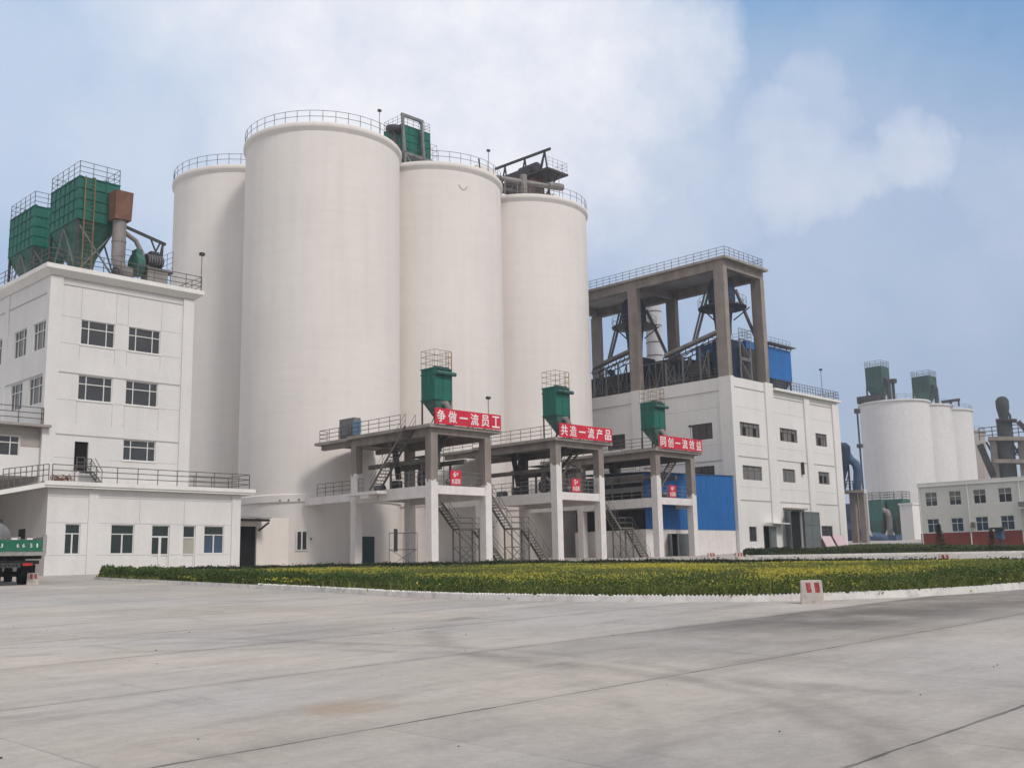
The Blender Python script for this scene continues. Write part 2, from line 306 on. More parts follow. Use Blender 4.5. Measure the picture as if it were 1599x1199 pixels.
# ------------------------------------------------------------------ mesh helpers
class MB:
    def __init__(s): s.v = []; s.f = []
    def add(s, vs, fs):
        o = len(s.v); s.v += [tuple(p) for p in vs]; s.f += [tuple(i + o for i in f) for f in fs]; return s
    def box(s, x0, x1, y0, y1, z0, z1):
        return s.add([(x0, y0, z0), (x1, y0, z0), (x1, y1, z0), (x0, y1, z0), (x0, y0, z1), (x1, y0, z1), (x1, y1, z1), (x0, y1, z1)],
                     [(3, 2, 1, 0), (4, 5, 6, 7), (0, 1, 5, 4), (1, 2, 6, 5), (2, 3, 7, 6), (3, 0, 4, 7)])
    def beam(s, p, q, w, h=None, up=(0, 0, 1)):
        h = h or w; p = Vector(p); q = Vector(q); d = (q - p).normalized(); u = Vector(up)
        if abs(d.dot(u)) > .98: u = Vector((0, 1, 0))
        a = d.cross(u).normalized() * (w / 2); b = a.cross(d).normalized() * (h / 2)
        vs = [e + i * a + j * b for e in (p, q) for i, j in ((-1, -1), (1, -1), (1, 1), (-1, 1))]
        return s.add(vs, [(3, 2, 1, 0), (4, 5, 6, 7), (0, 1, 5, 4), (1, 2, 6, 5), (2, 3, 7, 6), (3, 0, 4, 7)])
    def tube(s, p, q, r, r1=None, n=6, caps=True):
        r1 = r if r1 is None else r1; p = Vector(p); q = Vector(q); d = (q - p).normalized()
        u = Vector((0, 0, 1)) if abs(d.z) < .95 else Vector((0, 1, 0))
        a = d.cross(u).normalized(); b = a.cross(d)
        vs = []
        for e, rr in ((p, r), (q, r1)):
            for k in range(n):
                t = 2 * math.pi * k / n; vs.append(e + a * (rr * math.cos(t)) + b * (rr * math.sin(t)))
        fs = [(k, (k + 1) % n, n + (k + 1) % n, n + k) for k in range(n)]
        if caps: fs += [tuple(range(n - 1, -1, -1)), tuple(range(n, 2 * n))]
        return s.add(vs, fs)
    def path(s, pts, r, n=5):
        for a, b in zip(pts, pts[1:]): s.tube(a, b, r, n=n)
        return s
    def bend(s, pts, r, n=12):
        pts = [Vector(p) for p in pts]; vs = []; fs = []; ref = None
        for i, p in enumerate(pts):
            d = (pts[min(i + 1, len(pts) - 1)] - pts[max(i - 1, 0)]).normalized()
            if ref is None: ref = Vector((0, 0, 1)) if abs(d.z) < .9 else Vector((1, 0, 0))
            a = d.cross(ref).normalized(); b = a.cross(d).normalized(); ref = b
            for k in range(n):
                t = 2 * math.pi * k / n; vs.append(p + a * (r * math.cos(t)) + b * (r * math.sin(t)))
        for i in range(len(pts) - 1):
            for k in range(n): fs.append((i * n + k, i * n + (k + 1) % n, (i + 1) * n + (k + 1) % n, (i + 1) * n + k))
        fs += [tuple(range(n - 1, -1, -1)), tuple(range((len(pts) - 1) * n, len(pts) * n))]
        return s.add(vs, fs)
    def lathe(s, cx, cy_, prof, n=64, caps=True):
        vs = [(cx + r * math.cos(2 * math.pi * k / n), cy_ + r * math.sin(2 * math.pi * k / n), z) for r, z in prof for k in range(n)]
        fs = [(i * n + k, i * n + (k + 1) % n, (i + 1) * n + (k + 1) % n, (i + 1) * n + k) for i in range(len(prof) - 1) for k in range(n)]
        if caps: fs += [tuple(range(n - 1, -1, -1)), tuple(range((len(prof) - 1) * n, len(prof) * n))]
        return s.add(vs, fs)
    def frustum(s, a, za, b, zb):          # rectangles (x0,x1,y0,y1)
        vs = [(a[0], a[2], za), (a[1], a[2], za), (a[1], a[3], za), (a[0], a[3], za), (b[0], b[2], zb), (b[1], b[2], zb), (b[1], b[3], zb), (b[0], b[3], zb)]
        return s.add(vs, [(3, 2, 1, 0), (4, 5, 6, 7), (0, 1, 5, 4), (1, 2, 6, 5), (2, 3, 7, 6), (3, 0, 4, 7)])
    def extrude(s, pts, d):                # planar polygon pts (3d) pushed along d
        n = len(pts); d = Vector(d); vs = [Vector(p) for p in pts] + [Vector(p) + d for p in pts]
        return s.add(vs, [tuple(range(n - 1, -1, -1)), tuple(range(n, 2 * n))] + [(k, (k + 1) % n, n + (k + 1) % n, n + k) for k in range(n)])
    def rail(s, pts, h=1.05, gap=1.3, bars=3, r=.027, closed=False):
        pts = [Vector(p) for p in pts]
        if closed: pts = pts + [pts[0]]
        for a, b in zip(pts, pts[1:]):
            L = (b - a).length; k = max(1, round(L / gap))
            for i in range(k + 1):
                p = a.lerp(b, i / k); s.tube(p, p + Vector((0, 0, h)), r * 1.15, n=4)
            for j in range(bars):
                z = Vector((0, 0, h * (j + 1) / bars)); s.tube(a + z, b + z, r, n=4)
        return s
    def wall(s, o, u, n, L, z0, z1, ops=(), depth=.16):
        o = Vector((o[0], o[1], 0)); u = Vector((u[0], u[1], 0)); n = Vector((n[0], n[1], 0))
        us = sorted({0, L, *[a for p in ops for a in p[:2]]}); zs = sorted({z0, z1, *[a for p in ops for a in p[2:4]]})
        P = lambda a, z, d=0: o + u * a + Vector((0, 0, z)) - n * d
        for a, b in zip(us, us[1:]):
            for c, d in zip(zs, zs[1:]):
                if any(p[0] <= a + 1e-6 and p[1] >= b - 1e-6 and p[2] <= c + 1e-6 and p[3] >= d - 1e-6 for p in ops): continue
                s.add([P(a, c), P(b, c), P(b, d), P(a, d)], [(0, 1, 2, 3)])
        for a, b, c, d in [p[:4] for p in ops]:
            for e, f in (((a, c), (b, c)), ((b, c), (b, d)), ((b, d), (a, d)), ((a, d), (a, c))):
                s.add([P(*e), P(*f), P(*f, depth), P(*e, depth)], [(0, 1, 2, 3)])
        return s
    def build(s, name, m, parent=None, label=None, smooth=False, recalc=True):
        off_ = ORG.get(parent.name, Vector()) if parent else Vector()
        me = bpy.data.meshes.new(name)
        me.from_pydata([(x - off_.x, y - off_.y, z - off_.z) for x, y, z in s.v], [], s.f)
        if recalc:
            bm = bmesh.new(); bm.from_mesh(me); bmesh.ops.recalc_face_normals(bm, faces=bm.faces); bm.to_mesh(me); bm.free()
        me.materials.append(M[m] if isinstance(m, str) else m)
        if smooth: me.shade_smooth(); me.set_sharp_from_angle(angle=R(38))
        o = bpy.data.objects.new(name, me); COL.objects.link(o)
        if parent: o.parent = parent; ORG[o.name] = off_
        if label: o['label'] = label
        return o
    def build_split(s, name, m, parent):
        par = list(range(len(s.v)))
        def fd(a):
            while par[a] != a: par[a] = par[par[a]]; a = par[a]
            return a
        for f in s.f:
            for i in f[1:]: par[fd(i)] = fd(f[0])
        gr = {}
        for f in s.f: gr.setdefault(fd(f[0]), []).append(f)
        for fs in gr.values():
            ix = sorted({i for f in fs for i in f}); mp = {i: k for k, i in enumerate(ix)}
            q = MB(); q.v = [s.v[i] for i in ix]; q.f = [tuple(mp[i] for i in f) for f in fs]; q.build(name, m, parent)
ORG = {}
def thing(name, label, cat, loc=(0, 0, 0), group=None):
    o = bpy.data.objects.new(name, None); COL.objects.link(o); o.location = loc; o.empty_display_size = .5
    o['label'] = label; o['category'] = cat
    if group: o['group'] = group
    ORG[o.name] = Vector(loc); return o
def tag(o, label, cat, group=None, kind=None):
    o['label'] = label; o['category'] = cat
    if group: o['group'] = group
    if kind: o['kind'] = kind
    return o
def structure(o): o['kind'] = 'structure'; return o
def copy_tree(o, parent=None):
    c = o.copy(); COL.objects.link(c)
    if parent: c.parent = parent
    for ch in list(o.children): copy_tree(ch, c)
    return c
def dup(o, loc, label, rz=None):
    c = copy_tree(o); c.location = loc; c['label'] = label
    if rz is not None: c.rotation_euler.z = rz
    ORG[c.name] = Vector(loc); return c
def window(parent, o, u, n, a, b, c, d, vs=(), hs=(), depth=.12, fm='frame', gm='glass', t=.06, name='window', label=None):
    """framed window filling the opening a..b, c..d of a wall; vs / hs = mullion / transom positions (fractions)"""
    o = Vector((o[0], o[1], 0)); u = Vector((u[0], u[1], 0)); n = Vector((n[0], n[1], 0)); Z = Vector((0, 0, 1))
    P = lambda x, z, dd: o + u * x + Z * z - n * dd
    f = MB(); e = depth - .03
    for x in (a + t / 2, b - t / 2): f.beam(P(x, c, e), P(x, d, e), t, .05, up=n)
    for z in (c + t / 2, d - t / 2): f.beam(P(a + t, z, e), P(b - t, z, e), .05, t)
    for k in vs: f.beam(P(a + (b - a) * k, c + t, e), P(a + (b - a) * k, d - t, e), t, .045, up=n)
    for k in hs: f.beam(P(a + t, c + (d - c) * k, e + .002), P(b - t, c + (d - c) * k, e + .002), .04, t)
    w = f.build(name, fm, parent, label)
    g = MB(); g.add([P(a - .01, c - .01, depth), P(b + .01, c - .01, depth), P(b + .01, d + .01, depth), P(a - .01, d + .01, depth)], [(0, 1, 2, 3)])
    g.build('pane', gm, w, recalc=False)
    return w
def text_mesh(body, x0, x1, z0, z1, y, bold=.02, ext=.012):
    """letters as solid mesh facing -Y, stretched to fill the rectangle and emboldened by close-set copies"""
    cu = bpy.data.curves.new('lettering', 'FONT'); cu.body = body; cu.size = 1; cu.extrude = .02; cu.resolution_u = 3
    o = bpy.data.objects.new('lettering', cu); COL.objects.link(o)
    dg = bpy.context.evaluated_depsgraph_get(); dg.update()
    me = bpy.data.meshes.new_from_object(o.evaluated_get(dg))
    vs = np.array([v.co[:] for v in me.vertices]); fs = [tuple(p.vertices) for p in me.polygons]
    bpy.data.objects.remove(o); bpy.data.curves.remove(cu); bpy.data.meshes.remove(me)
    mn, mx_ = vs.min(0), vs.max(0); b = bold * (z1 - z0); x0 += b; x1 -= b; z0 += b * .6; z1 -= b * .6
    m = MB()
    for k, (sx, sz) in enumerate(((0, 0), (-1, 0), (1, 0), (0, .6), (0, -.6)) if bold else ((0, 0),)):
        m.add([(x0 + sx * b + (x1 - x0) * (p[0] - mn[0]) / (mx_[0] - mn[0]), y - k * .0011 - ext * (p[2] - mn[2]) / max(1e-6, mx_[2] - mn[2]), z0 + sz * b + (z1 - z0) * (p[1] - mn[1]) / (mx_[1] - mn[1])) for p in vs], fs)
    return m

# ------------------------------------------------------------------ ground
FD = np.array([np.sin(YAW), np.cos(YAW)])
KD = [-400, 0, 25, 66, 82, 107, 120, 128, 160, 6000]; KZ = [0, 0, .65, 1.70, 1.98, 2.45, 3.0, 3.45, 4.6, 4.6]
def gz(x, y): return float(np.interp(FD[0] * x + FD[1] * y, KD, KZ))
g = MB(); rv = Vector((math.cos(YAW), -math.sin(YAW), 0)); fv = Vector((FD[0], FD[1], 0))
for k, z in zip(KD, KZ): g.v += [tuple(fv * k - rv * 6000 + Vector((0, 0, z))), tuple(fv * k + rv * 6000 + Vector((0, 0, z)))]
g.f = [(2 * i, 2 * i + 1, 2 * i + 3, 2 * i + 2) for i in range(len(KD) - 1)]
structure(g.build('ground', 'yard'))

def smooth_poly(pts, n=12):
    P = [np.array(p, float) for p in pts]; res = []
    for i in range(len(P) - 1):
        p0 = P[max(i - 1, 0)]; p1 = P[i]; p2 = P[i + 1]; p3 = P[min(i + 2, len(P) - 1)]
        for k in range(n):
            t = k / n; res.append(.5 * ((2 * p1) + (-p0 + p2) * t + (2 * p0 - 5 * p1 + 4 * p2 - p3) * t * t + (-p0 + 3 * p1 - 3 * p2 + p3) * t ** 3))
    res.append(P[-1]); return np.array(res)
front = smooth_poly([(28.4, 59.6), (26.0, 57.2), (24.3, 53.4), (22.5, 40), (21.15, 29.9), (20.2, 23.5), (20.55, 19.6), (21.7, 15.8), (23.7, 13.2), (27, 11.4), (31.2, 10.6), (37, 9.8), (46, 9.0)], 10)
back = smooth_poly([(46, 9.0), (49.5, 11.5), (50.6, 16), (50.8, 22), (50.3, 30), (49.2, 38), (47.3, 46), (43.8, 52), (38.5, 57.5), (32, 60.8), (28.4, 59.6)], 8)
def resample(poly, step):
    seg = np.r_[0, np.cumsum(np.linalg.norm(np.diff(poly, axis=0), axis=1))]
    t = np.arange(0, seg[-1], step); return np.c_[np.interp(t, seg, poly[:, 0]), np.interp(t, seg, poly[:, 1])]
bedpoly = np.vstack([front, back[1:-1]])
def inside(pts, poly):
    x, y = pts[:, 0], pts[:, 1]; c = np.zeros(len(pts), bool); j = len(poly) - 1
    for i in range(len(poly)):
        xi, yi = poly[i]; xj, yj = poly[j]
        if yi != yj: c ^= ((yi > y) != (yj > y)) & (x < (xj - xi) * (y - yi) / (yj - yi) + xi)
        j = i
    return c
def gzv(p): return np.interp(p @ FD, KD, KZ)
def sheet(name, poly, m, dz, step=1.0):
    bm = bmesh.new(); vs = [bm.verts.new((p[0], p[1], gz(*p) + dz)) for p in poly]
    bm.faces.new(vs)
    # cut along the ground's slope breaks so that the sheet follows it
    for k in KD[1:-1]:
        geom = bm.verts[:] + bm.edges[:] + bm.faces[:]
        bmesh.ops.bisect_plane(bm, geom=geom, plane_co=(FD[0] * k, FD[1] * k, 0), plane_no=(FD[0], FD[1], 0))
    for v in bm.verts: v.co.z = gz(v.co.x, v.co.y) + dz
    bmesh.ops.triangulate(bm, faces=bm.faces)
    me = bpy.data.meshes.new(name); bm.to_mesh(me); bm.free(); me.materials.append(M[m])
    o = bpy.data.objects.new(name, me); COL.objects.link(o); return o
structure(sheet('flower_bed_soil', bedpoly, 'soil', .05))
lawnpoly = np.array([(76.3, 47.6), (79, 42), (82.5, 36), (85.6, 29.2), (92, 20), (100, 8), (123.0, 8), (123.0, 58), (121.5, 60.6), (96.5, 60.6), (88, 57)])
structure(sheet('lawn_ground', lawnpoly, 'grassd', .05))

# kerb with saw-tooth top along the front of the bed
kb = MB(); kp = resample(front, .10)
for i in range(len(kp) - 1):
    a, b = kp[i], kp[i + 1]; d = (b - a) / np.linalg.norm(b - a); nn = np.array([-d[1], d[0]])
    if nn @ (kp[i] - np.array([36, 35])) < 0: nn = -nn
    z = gz(*a); h0 = .135; h1 = .135 + (0 if (a @ FD) > 40 else .05 * (1 if rng.random() > .06 else .2) * (.8 + .35 * rng.random())); h0 -= .0 if i % 12 else .03
    m_ = (a + b) / 2
    o0 = nn * .05; o1 = -nn * .05
    vs = [(*(a + o0), z - .05), (*(b + o0), z - .05), (*(b + o0), z + h0), (*(m_ + o0), z + h1), (*(a + o0), z + h0),
          (*(a + o1), z - .05), (*(b + o1), z - .05), (*(b + o1), z + h0), (*(m_ + o1), z + h1), (*(a + o1), z + h0)]
    kb.add(vs, [(0, 1, 2, 3, 4), (9, 8, 7, 6, 5), (2, 7, 8, 3), (3, 8, 9, 4)])
structure(kb.build('kerb', 'kerb', recalc=False))
kb = MB()
lk = resample(np.array([(96, 57.0), (88, 55.5), (76.0, 48.0), (79, 41.6), (82.2, 35.6), (85.3, 28.8), (92, 19.4), (99.6, 8)]), 1.0)
for a, b in zip(lk, lk[1:]):
    z = gz(*a); z2 = gz(*b); kb.beam((*a, z + .05), (*b, z2 + .05), .12, .2)
structure(kb.build('lawn_kerb', 'kerb'))

# ------------------------------------------------------------------ packing tower and its annex (left)
UX, UY, NF, NL = (1, 0), (0, 1), (0, -1), (-1, 0)
AX0, AX1, AY = 26.37, 39.75, 66.0
annex = thing('annex_building', 'low white one storey building with green tinted windows and a railed flat roof', 'building', (AX0, AY, 1.6))
aw = [(27.53, 28.50), (30.47, 32.03), (33.24, 34.50), (35.47, 36.39), (37.02, 38.54)]
b = MB()
ops = [(27.53 - AX0, 28.5 - AX0, 2.96, 4.83), (30.47 - AX0, 32.03 - AX0, 2.96, 4.83), (33.24 - AX0, 34.5 - AX0, 1.75, 4.83), (35.47 - AX0, 36.39 - AX0, 1.75, 4.83), (37.02 - AX0, 38.54 - AX0, 2.96, 4.83)]
b.wall((AX0, AY), UX, NF, AX1 - AX0, 0.5, 7.02, ops, .15)
b.wall((AX1, AY), UY, (1, 0), 14, 0.5, 7.02)
b.wall((AX0, AY), UY, NL, 14, 0.5, 7.02, [(3.2, 4.4, 4.0, 4.65)], .15)
for x0, x1 in ((28.93, 29.55), (39.08, AX1)): b.box(x0, x1, AY - .09, AY + .05, .5, 7.0)
b.build('wall', 'wall', annex)
b = MB()
for z, x0, x1 in ((6.50, 29.6, 39.05), (6.50, 26.4, 28.9), (4.90, 29.6, 39.05), (4.90, 26.4, 28.9), (2.90, 26.4, 28.9), (2.90, 29.6, 33.2), (2.90, 34.55, 35.4), (2.90, 36.45, 39.05)):
    b.box(x0, x1, AY - .006, AY + .01, z - .014, z + .014)
for x, z0, z1 in ((32.35, 4.9, 6.5), (35.5, 4.9, 6.5)): b.box(x - .014, x + .014, AY - .006, AY + .01, z0, z1)
b.build('wall_joint', 'groove', annex)
b = MB(); b.box(AX0 - .35, 40.6, AY - .42, AY + 16, 7.03, 7.16); b.box(AX0 - .42, 40.67, AY - .49, AY + 16.05, 7.163, 7.42)
b.build('roof', 'cornice', annex)
b = MB(); b.rail([(AX0 + .1, AY - .25, 7.42), (40.3, AY - .25, 7.42)], 1.03, 1.42, 3); b.rail([(36.2, AY + 2.6, 7.42), (40.3, AY + 2.6, 7.42), (40.3, AY - .25, 7.42)], 1.03, 1.3, 3)
b.build('railing', 'rail', annex)
window(annex, (AX0, AY), UX, NF, *ops[0], vs=(), hs=(.68,), gm='glassg')
w = window(annex, (AX0, AY), UX, NF, *ops[1], vs=(), hs=(.68,), gm='glassg')
for k, (op) in enumerate((ops[0], ops[1], ops[4])):
    m_ = MB(); x = AX0 + (op[0] + op[1]) / 2; m_.box(x - .045, x + .045, AY + .07, AY + .12, op[2] + .06, op[2] + 1.24)
    m_.build('window_mullion', 'frame', annex)
w = window(annex, (AX0, AY), UX, NF, *ops[4], hs=(.68,), gm='glassg')
MB().add([(37.05, AY + .115, 3.0), (38.5, AY + .115, 3.0), (38.5, AY + .115, 4.2), (37.05, AY + .115, 4.2)], [(0, 1, 2, 3)]).build('lower_pane', 'glassb', w)  # blue reflection put into the colour of this lower pane
# glazed double door, curtained single door
f = MB(); x0, x1 = 33.24, 34.5; yy = AY + .09
for a, c, z0, z1 in ((x0, x0 + .07, 1.75, 4.83), (x1 - .07, x1, 1.75, 4.83), (x0 + .07, x1 - .07, 4.76, 4.83), (x0 + .07, x1 - .07, 4.03, 4.13), (33.78, 33.96, 1.75, 4.03), (x0 + .07, 33.78, 2.88, 2.96), (33.96, x1 - .07, 2.88, 2.96)):
    f.box(a, c, yy, yy + .05, z0, z1)
d = f.build('glazed_door', 'frame', annex)
MB().box(x0, 33.8, yy + .055, yy + .07, 1.75, 2.9).box(33.94, x1, yy + .055, yy + .07, 1.75, 2.9).build('lower_panel', 'frame', d)
MB().add([(x0, yy + .045, 2.9), (x1, yy + .045, 2.9), (x1, yy + .045, 4.83), (x0, yy + .045, 4.83)], [(0, 1, 2, 3)]).build('pane', 'glassg', d)
f = MB(); x0, x1 = 35.47, 36.39
for a, c, z0, z1 in ((x0, x0 + .07, 1.75, 4.83), (x1 - .07, x1, 1.75, 4.83), (x0 + .07, x1 - .07, 4.76, 4.83), (x0 + .07, x1 - .07, 4.0, 4.08), (x0 + .07, x1 - .07, 2.88, 2.96)): f.box(a, c, yy, yy + .05, z0, z1)
d = f.build('curtained_door', 'frame', annex)
MB().box(x0 + .02, x1 - .02, yy + .055, yy + .07, 1.75, 2.9).build('lower_panel', 'frame', d)
c_ = MB()
for k in range(9): c_.tube((x0 + .1 + k * .09, yy + .09, 2.9), (x0 + .1 + k * .09, yy + .09, 4.02), .05, n=8)
c_.build('curtain', 'curtain', d)
MB().add([(x0, yy + .045, 4.03), (x1, yy + .045, 4.03), (x1, yy + .045, 4.83), (x0, yy + .045, 4.83)], [(0, 1, 2, 3)]).build('pane', 'glassg', d)
w = MB(); w.box(AX0 + .02, AX0 + .1, AY + 3.2, AY + 4.4, 4.0, 4.65); w.build('side_window', 'glass', annex)

# loading bay block with sloped deck, left of the tower
bay = thing('loading_bay', 'white block with brown stain-and-shade band and balcony above a dark loading bay', 'building', (20, 67, 1.3))
b = MB(); b.wall((8, 66.95), UX, NF, 18.09, 7.75, 10.75, [(22.6 - 8, 24.86 - 8, 8.95, 10.2), (18.6 - 8, 20.9 - 8, 8.95, 10.2)], .15)
b.add([(8, 66.95, 7.75), (26.09, 66.95, 7.75), (26.09, 84, 7.75), (8, 84, 7.75)], [(0, 1, 2, 3)])
b.build('wall', 'wall', bay)
MB().box(8, 26.08, 66.935, 66.95, 10.22, 10.76).box(24.9, 26.08, 66.937, 66.95, 9.55, 10.2).build('stain_shade_band', 'brown', bay)  # brown band: wall stain plus the slab's shade put into the colour
window(bay, (8, 66.95), UX, NF, 22.6 - 8, 24.86 - 8, 8.95, 10.2, vs=(.22, .76), hs=(.66,))
window(bay, (8, 66.95), UX, NF, 18.6 - 8, 20.9 - 8, 8.95, 10.2, vs=(.25, .75), hs=(.66,))
MB().box(8, 26.45, 66.2, 70, 10.78, 10.93).build('balcony_slab', 'conc', bay)
MB().rail([(14, 66.3, 10.93), (25.95, 66.3, 10.93), (25.95, 66.6, 10.93)], 1.02, 1.45, 3).build('balcony_railing', 'rail', bay)
b = MB(); b.extrude([(26.0, 65.55, 7.3), (26.0, 65.55, 7.02), (14, 65.75, 4.4), (14, 65.75, 4.7)], (0, 1.3, 0)); b.build('deck', 'cornice', bay)
b = MB(); pts = [Vector((26.25, 65.75, 7.42)), Vector((23.6, 65.85, 6.98))]
for i in range(9):
    p = pts[0].lerp(pts[1], i / 8); b.tube(p - Vector((0, 0, .1)), p + Vector((0, 0, 1.03)), .03, n=4)
for j in (.36, .7, 1.03): b.tube(pts[0] + Vector((0, 0, j)), pts[1] + Vector((0, 0, j)), .026, n=4)
b.build('deck_railing', 'rail', bay)
b = MB(); b.box(8, 26.3, 79.5, 79.8, 0, 7.7); b.box(8, 8.3, 67, 79.5, 0, 7.7); b.build('back_wall', 'brown', bay)

TX0, TX1, TY = 26.1, 36.0, 66.7
tower = thing('packing_tower', 'tall white building with three rows of wide white framed windows beside the silos', 'building', (TX0, TY, 7.4))
b = MB(); fo = [(28.18, 30.46, 16.4, 18.04), (31.4, 33.68, 16.4, 18.04), (28.18, 30.46, 12.76, 14.38), (31.36, 33.64, 12.76, 14.38), (31.36, 33.64, 9.06, 10.43), (28.16, 29.05, 8.19, 10.08)]
fo = [(a - TX0, c - TX0, z0, z1) for a, c, z0, z1 in fo]
lo = [(.35, 2.4, 15.95, 17.8), (3.5, 5.6, 15.95, 17.8), (.4, 2.6, 12.42, 14.2), (3.7, 5.65, 12.42, 14.2), (7.8, 9.8, 15.95, 17.8), (7.8, 9.8, 12.42, 14.2)]
b.wall((TX0, TY), UX, NF, TX1 - TX0, 7.0, 20.62, fo, .16)
b.wall((TX0, TY), UY, NL, 15.5, 7.0, 20.62, lo, .16)
b.wall((TX1, TY), UY, (1, 0), 15.5, 2.0, 20.62); b.wall((TX0, TY + 15.5), UX, (0, 1), TX1 - TX0, 7.0, 20.62)
b.box(TX0 - .06, TX0 + .76, TY - .12, TY + .05, 7.42, 20.6); b.box(TX1 - .74, TX1 + .06, TY - .12, TY + .05, 7.42, 20.6)
b.box(TX0 - .06, TX0 + .05, TY + .06, TY + .30, 10.95, 20.6); b.box(TX0 - .06, TX0 + .05, TY + 6.75, TY + 7.4, 10.95, 20.6)
b.build('wall', 'wall', tower)
b = MB()
for z in (20.15, 14.42, 10.45): b.box(26.87, 35.22, TY - .03, TY + .01, z, z + .06)
for z in (16.35, 18.1, 12.7, 9.0):
    for x0, x1 in ((26.87, 28.15), (30.5, 31.33), (33.72, 35.22)): b.box(x0, x1, TY - .005, TY + .01, z - .013, z + .013)
for x in (28.15, 30.5, 31.33, 33.72):
    for z0, z1 in ((18.1, 20.1), (14.5 + .9, 16.3), (11.2, 12.7)): b.box(x - .012, x + .012, TY - .005, TY + .01, z0, z1)
for z in (19.5, 14.25):
    for y0, y1 in ((TY + .5, TY + 6.7), (TY + 7.5, TY + 14)): b.box(TX0 - .03, TX0 + .01, y0, y1, z, z + .07)
b.build('wall_joint', 'groove', tower)
b = MB(); b.frustum((TX0 - .1, TX1 + .1, TY - .16, TY + 15.6), 20.63, (TX0 - .5, TX1 + .55, TY - .55, TY + 16), 20.98)
b.box(TX0 - .52, TX1 + .57, TY - .57, TY + 16.02, 20.983, 21.28); b.build('roof', 'cornice', tower)
for op in fo[:5]: window(tower, (TX0, TY), UX, NF, *op, vs=(.235, .755), hs=(.66,))
for op in lo: window(tower, (TX0, TY), UY, NL, *op, vs=(.3, .72), hs=(.66,))
MB().box(28.1, 29.1, TY + .165, TY + 1.2, 8.1, 10.1).build('doorway', 'black', tower)
b = MB(); b.rail([(TX0 - .35, TY + 14.5, 21.28), (TX0 - .35, TY - .4, 21.28), (TX1 + .4, TY - .4, 21.28), (TX1 + .4, TY + 5, 21.28)], 1.02, 1.25, 3)
b.build('roof_railing', 'rail', tower)
for a_, c2_, z0_, z1_ in fo[:5]: MB().box(TX0 + a_ - .06, TX0 + c2_ + .06, TY - .05, TY + .1, z0_ - .07, z0_ - .002).build('window_sill', 'cornice', tower)
# door stairs on the annex roof
st = thing('roof_steps', 'small grey steel steps with handrails below the tower door on the low roof', 'steps', (28.6, 66.4, 7.42))
b = MB(); b.box(28.45, 29.2, 66.02, 66.56, 8.06, 8.12); b.build('landing', 'steel', st)
b = MB()
for k in range(3): b.box(29.25 + k * .13, 29.4 + k * .13, 66.02, 66.54, 7.9 - k * .19, 7.94 - k * .19)
for y in (66.02, 66.54): b.beam((29.18, y, 8.05), (29.72, y, 7.42), .05, .12)
b.build('tread', 'grey', st)
b = MB(); b.rail([(28.05, 66.0, 8.05), (28.55, 66.0, 8.05)], .95, .6, 3); b.rail([(28.95, 66.55, 8.05), (29.22, 66.55, 8.05)], .95, .6, 3); b.tube((29.22, 66.02, 9.0), (29.72, 66.02, 8.2), .025, n=4); b.tube((28.55, 66.0, 9.0), (28.9, 66.0, 8.1), .025, n=4); b.tube((29.22, 66.55, 9.0), (29.72, 66.55, 8.2), .025, n=4); b.tube((29.72, 66.02, 8.2), (29.72, 66.02, 7.42), .025, n=4)
b.build('handrail', 'rail', st)
# tangled hose / scrap
b = MB(); rr = random.Random(4)
for k in range(9):
    cx_, r0 = 26.9 + rr.random() * .9, .22 + rr.random() * .2
    b.path([(cx_ + r0 * 1.4 * math.cos(a), 66.25 + r0 * .5 * math.sin(a), 7.46 + .05 * k * rr.random() + .14 * abs(math.sin(a * 1.5))) for a in np.linspace(0, 6.1, 12)], .018, 4)
tag(b.build('hose_coil', 'rust'), 'tangle of rusty red hose lying on the low roof beside the steel steps', 'hose')

def bag_filter(name, label, x0, x1, y0, y1, zt, zb, zh, zf, group, m='green', ribs=4):
    """bag dust collector: ribbed box, hopper, legs, guard rail on top; zt top, zb bottom of box, zh hopper bottom, zf floor"""
    t = thing(name, label, 'dust collector', ((x0 + x1) / 2, (y0 + y1) / 2, zf), group)
    MB().box(x0, x1, y0, y1, zb, zt).build('casing', m, t)
    b = MB()
    for k in range(ribs + 1):
        z = zb + (zt - zb) * k / ribs; b.box(x0 - .06, x1 + .06, y0 - .06, y1 + .06, z - .03, z + .03)
    n = max(2, round((y1 - y0) / .8)); nx = max(2, round((x1 - x0) / 1.0))
    for k in range(n + 1):
        y = y0 + (y1 - y0) * k / n; b.box(x0 - .045, x0 + .01, y - .018, y + .018, zb, zt); b.box(x1 - .01, x1 + .045, y - .018, y + .018, zb, zt)
    for k in range(nx + 1):
        x = x0 + (x1 - x0) * k / nx; b.box(x - .03, x + .03, y0 - .045, y0 + .01, zb, zt)
    b.build('stiffener', m, t)
    cx_, cy2 = (x0 + x1) / 2, (y0 + y1) / 2
    MB().frustum((cx_ - .3, cx_ + .3, cy2 - .5, cy2 + .5), zh, (x0 + .02, x1 - .02, y0 + .02, y1 - .02), zb - .046).build('hopper', 'greend', t)
    for x in (x0 + .08, x1 - .08):
        for y in (y0 + .08, y1 - .08): MB().box(x - .08, x + .08, y - .08, y + .08, zf, zb - .05).build('leg', 'steel', t)
    b = MB()
    for y in (y0 + .08, y1 - .08): b.beam((x0 + .08, y, zf + .3), (x1 - .08, y, zb - .3), .09); b.beam((x1 - .08, y, zf + .3), (x0 + .08, y, zb - .3), .09)
    ym = (y0 + y1) / 2
    for x in (x0 + .08, x1 - .08): b.beam((x, y0, zf + .2), (x, ym, zb - .2), .09); b.beam((x, y1, zf + .2), (x, ym, zb - .2), .09)
    b.build('brace', 'grey', t)
    MB().rail([(x0, y0, zt), (x1, y0, zt), (x1, y1, zt), (x0, y1, zt)], 1.1, .85, 3, .022, True).build('guard_rail', 'rail', t)
    return t
GF = 'green bag filters on the packing tower roof'
